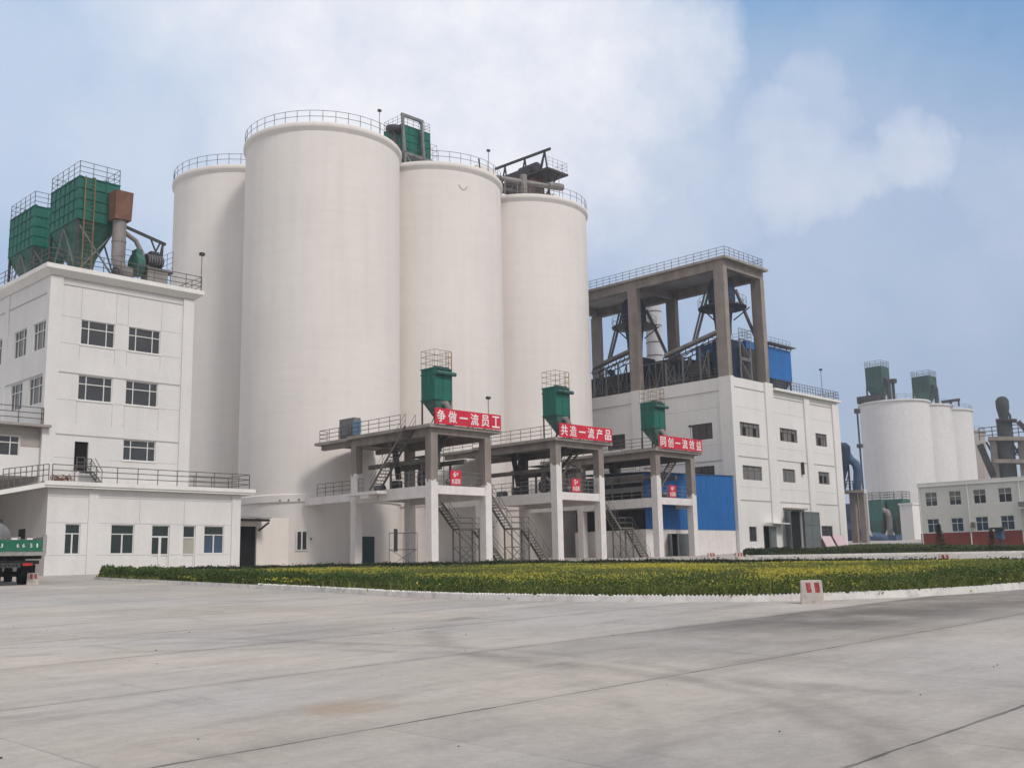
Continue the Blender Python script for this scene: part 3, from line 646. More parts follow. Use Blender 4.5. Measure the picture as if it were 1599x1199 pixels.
f1 = bag_filter('bag_filter', 'big green bag filter with tan ladder on the packing tower roof', 28.2, 31.0, 68.2, 72.8, 28.25, 25.3, 22.3, 21.28, GF)
b = MB()
for x in (28.55, 29.2): b.tube((x, 68.0, 21.3), (x, 68.0, 28.3), .045, n=5)
for k in range(22): b.tube((28.55, 68.0, 21.6 + k * .31), (29.2, 68.0, 21.6 + k * .31), .02, n=4)
b.build('ladder', 'railtan', f1)
b = MB(); rr = random.Random(1)
for k in range(11):
    for j in range(3): b.tube((28.4 + j * .9, 68.5 + k * .4, 28.26), (28.4 + j * .9, 68.5 + k * .4, 28.26 + .14 + .08 * rr.random()), .12, n=7)
b.build('pulse_valve', 'green', f1)
f2 = bag_filter('bag_filter', 'big green bag filter without ladder, behind the one with a tan ladder', 28.2, 31.0, 75.8, 80.3, 28.15, 25.2, 22.2, 21.28, GF)
b = MB()
for k in range(11):
    for j in range(3): b.tube((28.4 + j * .9, 76.1 + k * .4, 28.16), (28.4 + j * .9, 76.1 + k * .4, 28.3 + .08 * rr.random()), .12, n=7)
b.build('pulse_valve', 'green', f2)
t = thing('exhaust_stack', 'short weathered grey exhaust duct with a rusty square hood on top, beside the green filter', 'duct', (30.6, 67.3, 21.28))
b = MB(); b.frustum((30.2, 31.35, 66.9, 68.0), 25.45, (30.15, 31.4, 66.85, 68.05), 27.45); b.build('hood', 'rust', t)
b = MB(); b.lathe(30.78, 67.45, [(.46, 22.9), (.46, 23.9), (.49, 23.92), (.49, 24.05), (.46, 24.07), (.45, 25.44)], 20); b.bend([(30.78, 67.45, 22.95), (30.85, 67.45, 22.4), (31.2, 67.5, 22.0), (31.9, 67.6, 21.95)], .44, 14); b.build('duct', 'duct', t, smooth=True)
MB().box(30.5, 31.0, 67.2, 67.7, 21.28, 22.1).build('duct_support', 'steel', t)
t = thing('fan_unit', 'green fan with finned motor under a small gantry on the tower roof', 'fan', (32.6, 67.6, 21.28))
b = MB(); b.tube((31.75, 67.3, 22.55), (32.3, 67.3, 22.55), .8, n=24); b.box(31.8, 32.25, 66.9, 67.6, 22.9, 23.6); b.build('fan_casing', 'greend', t, smooth=True)
b = MB(); b.tube((32.3, 67.3, 22.5), (32.9, 67.3, 22.5), .25, n=10); b.build('shaft', 'steel', t)
b = MB(); b.box(32.7, 34.2, 67.0, 68.0, 21.28, 22.4); b.box(32.6, 34.3, 66.9, 68.1, 22.403, 22.52); b.build('plinth', 'duct', t)
b = MB(); b.tube((32.7, 67.4, 23.1), (33.9, 67.4, 23.1), .42, n=14); b.box(33.0, 33.6, 67.2, 67.7, 23.4, 23.75); b.build('motor', 'steel', t, smooth=True)
b = MB()
for k in range(6): b.tube((32.8 + k * .19, 67.4, 23.1), (32.86 + k * .19, 67.4, 23.1), .46, n=14)
b.build('cooling_fin', 'grey', t)
b = MB(); b.beam((31.0, 67.9, 25.4), (34.4, 67.9, 24.65), .13, .2); b.beam((34.2, 67.9, 24.65), (33.8, 67.9, 22.6), .12); b.beam((34.2, 67.9, 24.65), (34.45, 68.6, 22.6), .12); b.beam((34.0, 67.9, 24.7), (33.0, 67.9, 22.55), .1); b.beam((33.3, 67.9, 24.8), (33.95, 67.9, 23.4), .09); b.box(33.1, 34.9, 67.6, 69.0, 22.53, 22.64)
b.build('gantry', 'steel', t)
MB().rail([(31.2, 69.4, 22.6), (34.9, 69.4, 22.6), (34.9, 67.7, 22.6)], 1.6, .8, 4, .018).build('fan_railing', 'rail', t)
b = MB(); b.bend([(31.0, 68.1, 25.2), (32.1, 67.7, 24.4), (32.5, 67.5, 23.5), (32.4, 67.3, 23.0)], .17, 8); b.build('pipe', 'duct', t, smooth=True)

def mast(label, x, y, z0, z1, rz=0):
    t = thing('floodlight_mast', label, 'light mast', (x, y, z0), 'small floodlights on thin masts')
    MB().tube((x, y, z0), (x, y, z1), .035, n=6).build('pole', 'grey', t)
    MB().box(x - .16, x + .16, y - .14, y + .12, z1, z1 + .2).build('lamp_head', 'steel', t)
mast('floodlight on a thin mast at the right corner of the tower roof', TX1 + .4, TY - .35, 21.28, 23.9)

# ------------------------------------------------------------------ silos
SR, SZ = 7.45, 41.75
S1 = (57.885, 82.2); PIT = 14.1
def silo(label, cx_, cy2):
    t = thing('cement_silo', label, 'silo', (cx_, cy2, 1.6), 'tall white cement silos standing in a cluster')
    MB().lathe(cx_, cy2, [(SR, .8), (SR, SZ)], 128, False).build('shaft', 'silo', t, smooth=True)
    b = MB(); b.lathe(cx_, cy2, [(SR + .003, 7.55), (SR + .12, 7.6), (SR + .12, 8.2), (SR + .003, 8.28)], 96, False); b.build('ledge', 'silo', t, smooth=True)
    b = MB(); b.lathe(cx_, cy2, [(SR + .003, SZ - .3), (SR + .19, SZ + .02), (SR + .23, SZ + .08), (SR + .23, SZ + .42), (SR + .18, SZ + .5), (.1, SZ + .55)], 128, False); b.build('rim', 'silo', t, smooth=True)
    pts = [(cx_ + (SR + .1) * math.cos(a), cy2 + (SR + .1) * math.sin(a), SZ + .5) for a in np.linspace(0, 2 * math.pi, 41)[:-1]]
    MB().rail(pts, 1.12, 5, 2, .026, True).build('railing', 'rail', t)
    return t
s1 = silo('nearest white silo, the widest, rising behind the low white building', *S1)
s2 = silo('white silo behind the middle platform, with a small crescent shaped scar under its rim', S1[0] + PIT, S1[1])
s3 = silo('white silo next to the frame topped mill building, carrying pipes and a steel gantry', S1[0] + 2 * PIT, S1[1])
s4 = silo('white silo half hidden between the packing tower and the nearest silo', S1[0], S1[1] + PIT)
# hatch houses on the roofs
b = MB(); b.lathe(62.0, 78.6, [(.9, SZ + .5), (.9, SZ + 1.7), (.3, SZ + 2.0)], 20); b.build('roof_hatch', 'silo', s1, smooth=True)
b = MB(); b.box(74.4, 77.2, 77.5, 79.6, SZ + .5, SZ + 2.4); b.build('roof_hatch', 'silo', s2)
b = MB()
for a in np.linspace(0.15, 1.5, 9)[:-1]:
    a2 = a + .17; an = R(-106)
    P_ = lambda q: (s2.location.x + (SR + .02) * math.cos(an + (q - .8) * .1), s2.location.y + (SR + .02) * math.sin(an + (q - .8) * .1), 40.0 - .5 * math.sin((q - .15) * 2.3))
    b.tube(P_(a), P_(a2), .032, n=4)
b.build('crescent_scar', 'conc', s2)
def curved(cen, a0, a1, z0, z1, r, n=6):
    vs = []; fs = []
    for k in range(n + 1):
        a = R(a0 + (a1 - a0) * k / n)
        for z in (z0, z1):
            for rr in (SR + .005, r): vs.append((cen[0] + rr * math.cos(a), cen[1] + rr * math.sin(a), z))
    for k in range(n):
        o = k * 4
        fs += [(o + 1, o + 5, o + 7, o + 3), (o, o + 1, o + 5, o + 4), (o + 2, o + 3, o + 7, o + 6)]
    fs += [(0, 1, 3, 2), (n * 4, n * 4 + 1, n * 4 + 3, n * 4 + 2)]
    m = MB(); return m.add(vs, fs)
curved(S1, -99.5, -85.5, 1.5, 4.55, SR + .06).build('door', 'door', s1)
b = curved(S1, -140.4, -139.4, 3.4, 5.1, SR + .09); 
for a, c, z0, z1 in ((-133.4, -132.4, 3.4, 5.1), (-136.9, -136.0, 3.5, 5.0), (-139.4, -133.4, 5.0, 5.1), (-139.4, -133.4, 3.4, 3.5)):
    e = curved(S1, a, c, z0, z1, SR + .085); b.add(e.v, e.f)
w = b.build('window', 'frame', s1)
curved(S1, -139.4, -133.4, 3.5, 5.0, SR + .03).build('pane', 'glass', w)
curved(S1, -131, -130, 4.3, 4.45, SR + .08, 1).build('socket_box', 'steel', s1)
b = MB()
for a in (-152, -146, -139, -130, -120, -114):
    e = curved(S1, a, a + .8, 7.68, 7.8, SR + .17, 1); b.add(e.v, e.f)
b.build('drain_spout', 'steel', s1)
S2 = (S1[0] + PIT, S1[1]); S3 = (S1[0] + 2 * PIT, S1[1])
curved(S2, -88, -84, 1.9, 4.6, SR + .05).build('door', 'doorb', s2)
curved(S1, -62, -55, 3.3, 5.3, SR + .05).build('vent_panel', 'steel', s1)
for k in (0, 1, 2): curved(S2, -84 + 4 * k, -83.4 + 4 * k, 4.9 + k * .6, 5.05 + k * .6, SR + .06, 1).build('socket_box', 'steel', s2)
MB().path([(S3[0] + 7.75 * math.cos(R(-31)), S3[1] + 7.75 * math.sin(R(-31)), z) for z in (41.8, 30, 20, 9)], .02, 4).build('lightning_cable', 'rail', s3)
mast('floodlight on a thin mast on the nearest silo, left of the green box', 60.34, 76.5, SZ + .5, 45.5)
mast('floodlight on a thin mast on the rim of the silo with the crescent scar', 75.08, 76.5, SZ + .5, 45.5)
mast('floodlight on a thin mast beside the pipes on the silo nearest the mill', 86.32, 76.5, SZ + .5, 45.4)

# steel doorway shelter between annex and nearest silo
t = thing('doorway_shelter', 'dark doorway under a small corrugated canopy between low building and nearest silo', 'shelter', (46, 76, 1.7))
b = MB()
for k in range(11):
    x = 40.0 + k * .82; b.extrude([(x, 76.4, 6.0 + (k % 2) * .04), (x + .82, 76.4, 6.0 + ((k + 1) % 2) * .04), (x + .82, 80.2, 6.35 + ((k + 1) % 2) * .04), (x, 80.2, 6.35 + (k % 2) * .04)], (0, 0, .05))
b.build('canopy_roof', 'duct', t)
b = MB(); b.box(39.8, 43.5, 78.0, 78.2, 1.2, 5.9); b.box(43.5, 48.6, 78.0, 78.2, 5.45, 5.9); b.box(48.6, 51.9, 78.0, 78.2, 1.2, 6.2)
b.build('wall', 'silo', t)
b = MB(); b.beam((40.2, 76.7, 5.9), (49.0, 76.7, 5.9), .12, .2); b.beam((48.8, 76.5, 5.7), (48.8, 78.0, 5.1), .12); b.build('canopy_beam', 'steel', t)
MB().box(43.4, 48.7, 78.25, 80.5, 1.2, 5.5).build('doorway', 'black', t)

# ------------------------------------------------------------------ loading platforms in front of the silos
PX, PY, PW = 52.3, 60.0, 6.32
def platform(i, label, paint):
    X = PX + 14.0 * i; t = thing('loading_platform', label, 'platform', (X, PY, 1.95), 'two storey concrete loading platforms below the silos')
    cs = .68
    cols = [(X, PY), (X + PW - cs, PY), (X, PY + 9.3), (X + PW - cs, PY + 9.3)]
    for (x, y), zp in zip(cols, paint):
        o = MB().box(x, x + cs, y, y + cs, 0.6, zp).build('column', 'cwhite', t)
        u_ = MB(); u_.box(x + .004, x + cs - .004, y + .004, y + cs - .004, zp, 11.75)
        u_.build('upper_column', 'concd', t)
    # jagged edge of the whitewash
    b = MB(); rr = random.Random(i + 3)
    for (x, y), zp in list(zip(cols, paint))[:3]:
        for k in range(4):
            h = .05 + rr.random() * .35; b.box(x + k * .17, x + k * .17 + .165, y - .003, y + .01, zp - .02, zp + h); h = .05 + rr.random() * .3; b.box(x - .003, x + .01, y + k * .17 + .001, y + k * .17 + .165, zp - .02, zp + h)
    b.build('whitewash_edge', 'cwhite', t)
    b = MB()
    b.box(X + cs, X + PW - cs, PY + .05, PY + .45, 7.22, 7.86); b.box(X + cs, X + PW - cs, PY + 9.4, PY + 9.8, 7.22, 7.86)
    for x in (X + .05, X + PW - .45): b.box(x, x + .4, PY + cs, PY + 9.3, 6.98, 7.86)
    b.build('floor_beam', 'cwhite', t)
    MB().box(X + .46, X + PW - .46, PY + .46, PY + 9.4, 7.7, 7.83).build('floor_slab', 'conc', t)
    b = MB()
    b.box(X + .03, X + PW - .03, PY + .03, PY + .5, 11.75, 12.2); b.box(X + .03, X + PW - .03, PY + 9.4, PY + 9.85, 11.75, 12.2)
    for x in (X + .03, X + PW - .48): b.box(x, x + .45, PY + .503, PY + 9.397, 11.6, 12.2)
    for x in (X + .05, X + PW - .48): b.box(x, x + .4, PY + 9.86, PY + 14.2, 11.7, 12.1)
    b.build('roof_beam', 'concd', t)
    b = MB(); b.box(X - .38, X + 7.25, PY - .32, PY + 10.0, 12.203, 12.45); b.box(X - .38, X + PW - .2, PY + 10.003, PY + 14.6, 12.11, 12.34); b.build('roof_slab', 'conc', t)
    MB().rail([(X + .5, PY + 14, 12.34), (X - .25, PY + 14, 12.34), (X - .25, PY + 10.0, 12.34)], 1.0, 1.25, 3).build('roof_railing', 'rail', t)
    MB().rail([(X - .25, PY + 10.0, 12.45), (X - .25, PY + (3.3 if i == 0 else .2), 12.45)], 1.05, 1.25, 3).build('roof_railing', 'rail', t)
    MB().rail([(X + 7.1, PY + 0.2, 12.45), (X + 7.1, PY + 9.8, 12.45)], 1.05, 1.3, 3).build('roof_railing', 'rail', t)
    MB().rail([(X + .7, PY + .25, 7.86), (X + PW - .7, PY + .25, 7.86)], 1.1, 1.2, 3).build('floor_railing', 'grey', t)
    b = MB(); b.rail([(X + .2, PY + .75, 7.86), (X + .2, PY + (5.0 if i == 0 else 9.2), 7.86)], 1.1, 1.2, 3)
    if i == 0: MB().rail([(X + .2, PY + 8.6, 7.86), (X + .2, PY + 9.2, 7.86)], 1.1, 1.2, 3).build('floor_railing', 'grey', t)
    b.build('floor_railing', 'grey', t)
    # link back to the silo ledge
    MB().box(X + .05, X + 1.0, PY + 9.99, PY + 16.5, 7.2, 7.83).build('walkway_beam', 'cwhite', t)
    MB().rail([(X + .1, PY + 10.1, 7.83), (X + .1, PY + 14.8, 7.83)], 1.05, 1.2, 3).build('walkway_railing', 'rail', t)
    return t
p1 = platform(0, 'loading platform under the banner that starts with 争', (8.05, 7.9, 9.1, 8.2))
p2 = platform(1, 'loading platform under the banner that starts with 共', (10.0, 9.2, 8.6, 7.86))
p3 = platform(2, 'loading platform under the banner that starts with 同', (9.6, 8.0, 8.0, 7.86))
b = MB(); b.box(51.25, 52.27, 65.2, 69.2, 7.5, 7.72); b.box(51.3, 52.26, 66.4, 67.4, 7.2, 7.497); b.build('stair_landing', 'cwhite', p1)

def machine(i, label):
    X = PX + 14 * i; t = thing('bulk_loader', label, 'loading machine', (X + 2, PY + 5, 7.83), 'cement loading machines on the platforms')
    b = MB(); b.box(X + 1.2, X + 1.5, PY + .9, PY + 9.2, 9.75, 10.1); b.box(X + 4.2, X + 4.5, PY + .9, PY + 9.2, 9.75, 10.1); b.box(X + .3, X + 5.9, PY + 5.4, PY + 5.7, 9.74, 10.06); b.build('steel_beam', 'stair', t)
    for x in (X + 1.28, X + 4.28):
        for y in (PY + 2.6, PY + 6.4): MB().box(x, x + .14, y, y + .14, 7.83, 9.74).build('post', 'stair', t)
    b = MB(); b.box(X + 1.8, X + 2.5, PY + 6.4, PY + 7.1, 8.1, 8.7); b.lathe(X + 2.2, PY + 3.4, [(.25, 7.9), (.55, 8.3), (.55, 8.9), (.2, 9.3)], 14); b.build_split('valve_body', 'steel', t)
    b = MB(); b.tube((X + 1.5, PY + 7.6, 8.15), (X + 1.5, PY + 8.5, 8.15), .3, n=12); b.tube((X + 3.4, PY + 2.0, 8.35), (X + 4.2, PY + 2.0, 8.35), .24, n=10); b.tube((X + 3.4, PY + 1.2, 8.25), (X + 4.0, PY + 1.5, 8.25), .22, n=10); b.build_split('motor', 'grey', t)
    b = MB(); b.tube((X + 2.6, PY + 1.0, 12.2), (X + 2.2, PY + 2.8, 9.3), .22, n=8); b.tube((X + 2.0, PY + 1.4, 12.2), (X + 1.9, PY + 1.4, 9.2), .18, n=8); b.tube((X + 2.9, PY + 8, 12.2), (X + 2.6, PY + 7, 8.9), .25, n=8); b.build_split('chute', 'steel', t)
    b = MB(); b.tube((X + 3.8, PY + 5, 8.0), (X + 3.8, PY + 5, 10.6), .28, n=12); b.box(X + 3.3, X + 5.1, PY + 4.6, PY + 6.4, 10.6, 10.68); b.build('spout', 'duct', t)
    b = MB(); b.rail([(X + 3.2, PY + 4.4, 10.68), (X + 5.2, PY + 4.4, 10.68), (X + 5.2, PY + 6.5, 10.68)], .9, 1, 2, .02)
    for x in (X + 3.2, X + 5.2): b.tube((x, PY + 4.4, 7.83), (x, PY + 4.4, 10.68), .04, n=4)
    b.build('access_frame', 'rail', t)
    return t
machine(0, 'dark loading machinery inside the left platform behind the 6 sign')
machine(1, 'dark loading machinery inside the middle platform left of the 5 sign')
machine(2, 'dark loading machinery inside the right platform left of the 4 sign')
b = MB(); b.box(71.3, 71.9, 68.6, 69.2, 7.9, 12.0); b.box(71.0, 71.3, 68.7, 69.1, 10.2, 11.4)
o = b.build('column_shade_casing', 'steel'); tag(o, 'dark casing added for the shade on a back column of the middle platform', 'shade casing')  # dark casing added to stand for shade on the column's upper half
t = thing('electric_box', 'grey electric cabinet with pale blue open door on the left platform roof', 'cabinet', (52.6, 70.6, 12.45))
MB().box(52.3, 53.0, 69.6, 71.6, 12.45, 14.05).build('cabinet', 'louver', t); MB().box(52.25, 52.3, 69.9, 71.2, 12.7, 13.8).build('cabinet_door', 'grey', t); MB().box(52.15, 52.3, 68.6, 69.55, 12.6, 13.7).build('cabinet_window', 'blueglass', t)

GC = 'small green dust collectors on the loading platforms'
def collector(i, label):
    X = PX + 14 * i; x0, x1, y0, y1 = X + 1.2, X + 2.95, PY + .9, PY + 2.5; zb, zt = 14.6, 17.15
    t = thing('dust_collector', label, 'dust collector', (X + 2, PY + 1.7, 12.45), GC)
    MB().box(x0, x1, y0, y1, zb, zt).build('casing', 'green', t)
    b = MB()
    for z in (zb + .03, zt - .5, zt - .06): b.box(x0 - .05, x1 + .05, y0 - .05, y1 + .05, z - .04, z + .04)
    for x in (x0, (x0 + x1) / 2, x1): b.box(x - .03, x + .03, y0 - .04, y0 + .01, zb, zt)
    for y in (y0 + .5, y1 - .5): b.box(x0 - .035, x0 + .01, y - .03, y + .03, zb, zt)
    b.build('stiffener', 'green', t)
    b = MB(); b.tube((x0 - .0, y0 - .2, zt - .45), (x1 + .25, y0 - .2, zt - .45), .17, n=12)
    b.build('air_tank', 'greend', t, smooth=True)
    b = MB()
    for k in range(6): b.tube((x0 + .2 + k * .27, y0 + .05, zt - .1), (x0 + .2 + k * .27, y0 - .2, zt - .22), .05, n=5); b.box(x0 + .12 + k * .27, x0 + .3 + k * .27, y0 + .1, y0 + .3, zt, zt + .12)
    b.build('pulse_valve', 'steel', t)
    MB().frustum((x0 + .6, x1 - .6, y0 + .05, y0 + .45), 12.9, (x0 + .03, x1 - .03, y0 + .03, y1 - .03), zb - .011).build('hopper', 'greend', t)
    for x in (x0 + .05, x1 - .05):
        for y in (y0 + .05, y1 - .05): MB().box(x - .05, x + .05, y - .05, y + .05, 12.45, zb - .015).build('leg', 'steel', t)
    b = MB(); b.bend([(x0 + 1.0, y0 + .3, 14.3), (x0 + 1.0, y0 - .2, 14.28), (x0 + 1.05, y0 - .45, 13.9), (x0 + 1.05, y0 - .45, 12.6)], .26, 12); b.build('outlet_pipe', 'duct', t, smooth=True)
    MB().rail([(x0, y0, zt), (x1, y0, zt), (x1, y1, zt), (x0, y1, zt)], 1.4, .55, 3, .018, True).build('guard_rail', 'railtan', t)
    b = MB()
    for y in (y0 + .1, y0 + .5): b.tube((x1 + .15, y, 12.45), (x1 + .15, y, zt + 1.4), .028, n=5)
    for k in range(17): b.tube((x1 + .15, y0 + .1, 12.75 + .34 * k), (x1 + .15, y0 + .5, 12.75 + .34 * k), .016, n=4)
    b.build('ladder', 'yellow', t)
    return t
collector(0, 'small green dust collector standing above the banner that starts with 争')
collector(1, 'small green dust collector standing above the banner that starts with 共')
collector(2, 'small green dust collector standing above the banner that starts with 同')

def banner(i, words, label, cut):
    X = PX + 14 * i; t = thing('slogan_banner', label, 'banner', (X + 3.5, PY - .45, 12.45), 'red slogan banners along the platform edges')
    bd = MB(); x0, x1 = X + .02, X + 7.0
    bd.box(x0, x0 + cut - .012, PY - .5, PY - .42, 12.47, 13.66); bd.box(x0 + cut + .012, x1, PY - .5, PY - .42, 12.48, 13.67); bd.build('board', 'red', t)
    n = len(words); wd = (x1 - x0) / n
    for k, ch in enumerate(words):
        c_ = x0 + wd * (k + .5); hh = (.44, .06) if ch == '一' else (.46, .46)
        text_mesh(ch, c_ - .43, c_ + .43, 13.07 - hh[1], 13.07 + hh[1], PY - .503, .020 if ch in '争一流员工共产品同' else .012).build('character', 'white', t)
    b = MB()
    for x in (x0 + .3, x0 + 2.4, x0 + 4.6, x1 - .3): b.beam((x, PY - .40, 13.5), (x, PY + .35, 12.47), .05)
    b.build('support', 'steel', t)
banner(0, '争做一流员工', 'red banner reading 争做一流员工 on the left platform', 5.80)
banner(1, '共造一流产品', 'red banner reading 共造一流产品 on the middle platform', 5.82)
banner(2, '同创一流效益', 'red banner reading 同创一流效益 on the right platform', 5.82)
def number_sign(i, num, label):
    X = PX + 14 * i; t = thing('number_sign', label, 'sign', (X + 2.6, PY + .2, 7.9), 'small red signs on the platform railings')
    MB().box(X + 2.07, X + 3.17, PY + .12, PY + .18, 7.93, 9.07).build('board', 'red', t)
    text_mesh(num, X + 2.36, X + 2.62, 8.56, 8.98, PY + .117, .02).build('character', 'white', t)
    text_mesh('#', X + 2.68, X + 2.86, 8.66, 8.94, PY + .117, .01).build('character', 'white', t)
    text_mesh('水泥库', X + 2.16, X + 3.08, 8.02, 8.44, PY + .117, .012).build('character', 'white', t)
number_sign(0, '6', 'small red sign reading 6# 水泥库 on the railing')
number_sign(1, '5', 'small red sign reading 5# 水泥库 on the railing')
number_sign(2, '4', 'small red sign reading 4# 水泥库 on the railing by the blue shed')
mast('floodlight on a thin mast at the end of the banner starting with 争', 58.4, 60.0, 12.45, 14.95)
mast('floodlight on a thin mast at the end of the banner starting with 同', 86.2, 60.0, 12.45, 14.9)

# ------------------------------------------------------------------ steel stairs
def staircase(label, a, b_, side, width=.85, land=None, m='stair', rails=True, legs=True):
    """straight flight from a (top) to b_ (bottom); side = unit vector across"""
    t = thing('steel_staircase', label, 'staircase', b_, 'steel stairs at the platforms')
    a = Vector(a); b_ = Vector(b_); s = Vector(side) * (width / 2); fl = [(a, b_)]
    if land:
        l0, l1 = Vector(land[0]), Vector(land[1]); fl = [(a, l0), (l1, b_)]
    m1, m2, m3 = MB(), MB(), MB()
    for p, q in fl:
        for sg in (-1, 1): m1.beam(p + s * sg, q + s * sg, .06, .2)
        n = max(3, round((p.z - q.z) / .24))
        for k in range(1, n):
            c_ = p.lerp(q, k / n); d = Vector((q.x - p.x, q.y - p.y, 0)).normalized() * .13
            m2.beam(c_ - s * .94, c_ + s * .94, .28, .05)
        if rails:
            for sg in (-1, 1):
                for h in (.5, .95): m3.tube(p + s * sg + Vector((0, 0, h)), q + s * sg + Vector((0, 0, h)), .024, n=4)
                for k in range(0, n + 1, 4):
                    c_ = p.lerp(q, k / n) + s * sg; m3.tube(c_, c_ + Vector((0, 0, .95)), .024, n=4)
    if land:
        d = (l1 - l0); m2.beam(l0, l1, width, .05)
        for sg in (-1, 1):
            m1.beam(l0 + s * sg, l1 + s * sg, .06, .14)
            for h in (.5, .95): m3.tube(l0 + s * sg + Vector((0, 0, h)), l1 + s * sg + Vector((0, 0, h)), .024, n=4)
            for p in (l0, l1): m3.tube(p + s * sg, p + s * sg + Vector((0, 0, .95)), .024, n=4)
        if legs:
            g_ = MB(); zb = b_.z - .1; F_ = lambda p: Vector((p.x, p.y, zb))
            for sg in (-1, 1):
                for p in (l0, l1): g_.beam(p + s * sg, F_(p + s * sg), .1)
                mid = Vector((0, 0, (l0.z + zb) / 2 - l0.z))
                g_.beam(l0 + s * sg + mid, l1 + s * sg + mid, .06)
                g_.beam(l0 + s * sg, l1 + s * sg + mid, .05); g_.beam(l1 + s * sg + mid, F_(l0 + s * sg), .05); g_.beam(l0 + s * sg + mid, F_(l1 + s * sg), .05)
            g_.build('landing_frame', m, t)
    m1.build('stringer', m, t); m2.build('tread', 'stair', t)
    if rails: m3.build('handrail', 'rail', t)
    return t
staircase('steep steel stair from floor to roof outside the left platform', (51.75, 61.75, 12.4), (51.75, 66.1, 7.8), (1, 0, 0), 1.0)
staircase('steel stair with landing descending under the left platform from its floor', (58.2, 66, 7.1), (65.7, 66, 1.95), (0, 1, 0), .85, ((60.3, 66, 4.9), (62.5, 66, 4.9)))
staircase('steel stair with landing descending to the left front column of the middle platform', (59.2, 61.0, 7.3), (65.9, 61.0, 1.9), (0, 1, 0), .85, ((61.4, 61, 4.75), (63.4, 61, 4.75)))
staircase('steel stair with landing descending to the left front column of the right platform', (73.0, 61.0, 7.5), (79.6, 61.0, 1.95), (0, 1, 0), .85, ((75.3, 61, 4.95), (77.1, 61, 4.95)))
staircase('narrow inner stair to the roof inside the middle platform', (72.0, 62.2, 12.2), (67.2, 62.2, 7.86), (0, 1, 0), .8)
staircase('narrow inner stair to the roof inside the right platform', (85.6, 61.4, 12.2), (81.2, 61.4, 7.86), (0, 1, 0), .8)
# loose railing and scaffold by the back column of the left platform
b = MB(); b.rail([(55.2, 68.6, 1.9), (57.0, 67.2, 1.9)], 2.7, 1.3, 2, .03); b.tube((55.2, 68.6, 1.9), (57, 67.2, 3.3), .02, n=4); b.tube((57, 67.2, 1.9), (55.2, 68.6, 3.3), .02, n=4)
tag(b.build('pipe_frame', 'grey'), 'thin grey pipe frame standing on the ground inside the left platform', 'frame')

# ------------------------------------------------------------------ plant on the silo roofs
t = bag_filter('roof_bag_filter', 'green bag filter behind a grey A-frame on a silo roof', 67.7, 71.6, 82.0, 85.0, 48.2, 44.8, 43.4, SZ + .5, None, ribs=4)
b = MB(); y = 81.5
for x in (67.35, 70.0): b.beam((x - .25, y - .6, 44.6), (x, y, 49.0), .26); b.beam((x + .45, y + .3, 44.7), (x + .05, y, 49.0), .22)
b.beam((67.2, y, 49.0), (70.2, y, 49.0), .26, .3); b.beam((67.35, y, 48.5), (67.9, y, 49.0), .12); b.beam((70.0, y, 48.5), (69.5, y, 49.0), .12)
b.box(67.0, 71.6, 80.9, 85.2, 44.45, 44.7); b.beam((67.2, 80.9, 44.5), (67.2, 80.9, 42.3), .2); b.beam((71.2, 80.9, 44.5), (71.2, 80.9, 42.3), .2); b.beam((67.2, 80.9, 44.4), (69.5, 80.9, 42.3), .14)
b.build('a_frame', 'grey', t)
b = MB(); b.lathe(66.9, 82.4, [(.7, 47.2), (.85, 47.4), (.85, 47.7), (.3, 47.9)], 16); b.tube((66.9, 82.4, 44.6), (66.9, 82.4, 47.2), .25, n=8); b.build('fan', 'steel', t)
MB().rail([(71.7, 82, 44.7), (72.6, 82, 44.7), (72.6, 84, 44.7)], 2.4, .7, 4, .02).build('access_cage', 'rail', t)
t = thing('conveyor_gantry', 'dark steel gantry and conveyor head standing on the silo nearest the mill', 'gantry', (87, 81, SZ + .5))
b = MB(); b.beam((86, 77.4, 49.15), (86, 86.5, 49.3), .2, .28)
for y in (78.3, 81.5, 84.8):
    b.beam((86, y, 49.1), (86.0, y - .35, 46.7), .14); b.beam((86, y, 49.1), (86.0, y + .7, 46.7), .14)
b.beam((86, 79.2, 47.0), (86.0, 78.4, 49.0), .1); b.beam((86, 77.4, 46.6), (86, 79.6, 44.6), .14); b.beam((87.5, 77.4, 46.6), (87.5, 79.6, 44.6), .14)
for y in (79.6, 84.5):
    for x in (86, 88): b.beam((x, y, 46.5), (x, y, 42.2), .2)
b.build('frame', 'steel', t)
MB().box(85.2, 88.8, 77.2, 86.5, 46.5, 46.7).build('deck', 'steel', t)
b = MB(); b.box(85.8, 87.6, 80.5, 84.8, 46.71, 47.9); b.tube((86.6, 80.0, 47.7), (86.6, 82.6, 47.7), .75, n=14); b.build('conveyor_head', 'steel', t)
MB().box(86.0, 87.4, 79.8, 81.6, 42.3, 46.49).build('chute', 'rust', t)
MB().rail([(85.4, 77.3, 46.71), (88.7, 77.3, 46.71), (88.7, 80.5, 46.71)], 1.3, .9, 3, .02).build('deck_railing', 'rail', t)
b = MB(); b.tube((77.6, 78.6, 43.9), (87.2, 77.2, 44.6), .3, n=12); b.tube((77.6, 79.8, 43.2), (86.8, 77.9, 43.7), .18, n=8); b.tube((81.9, 77.9, 42.3), (81.9, 77.9, 45.0), .42, n=12); b.tube((85.4, 77.35, 44.5), (87.5, 77.1, 44.75), .42, n=12)
for x in (79, 81, 83, 85, 86.8): b.tube((x, 78.0, 42.2), (x, 78.0, 44.0), .07, n=5)
o = b.build('roof_pipes', 'duct', smooth=True); tag(o, 'grey pipes running over the roof of the silo nearest the mill', 'pipe')
b = MB(); b.rail([(78.5, 77.3, SZ + .5), (86, 76.6, SZ + .5)], 1.1, .9, 3, .022); b.build('pipe_railing', 'rail', o)
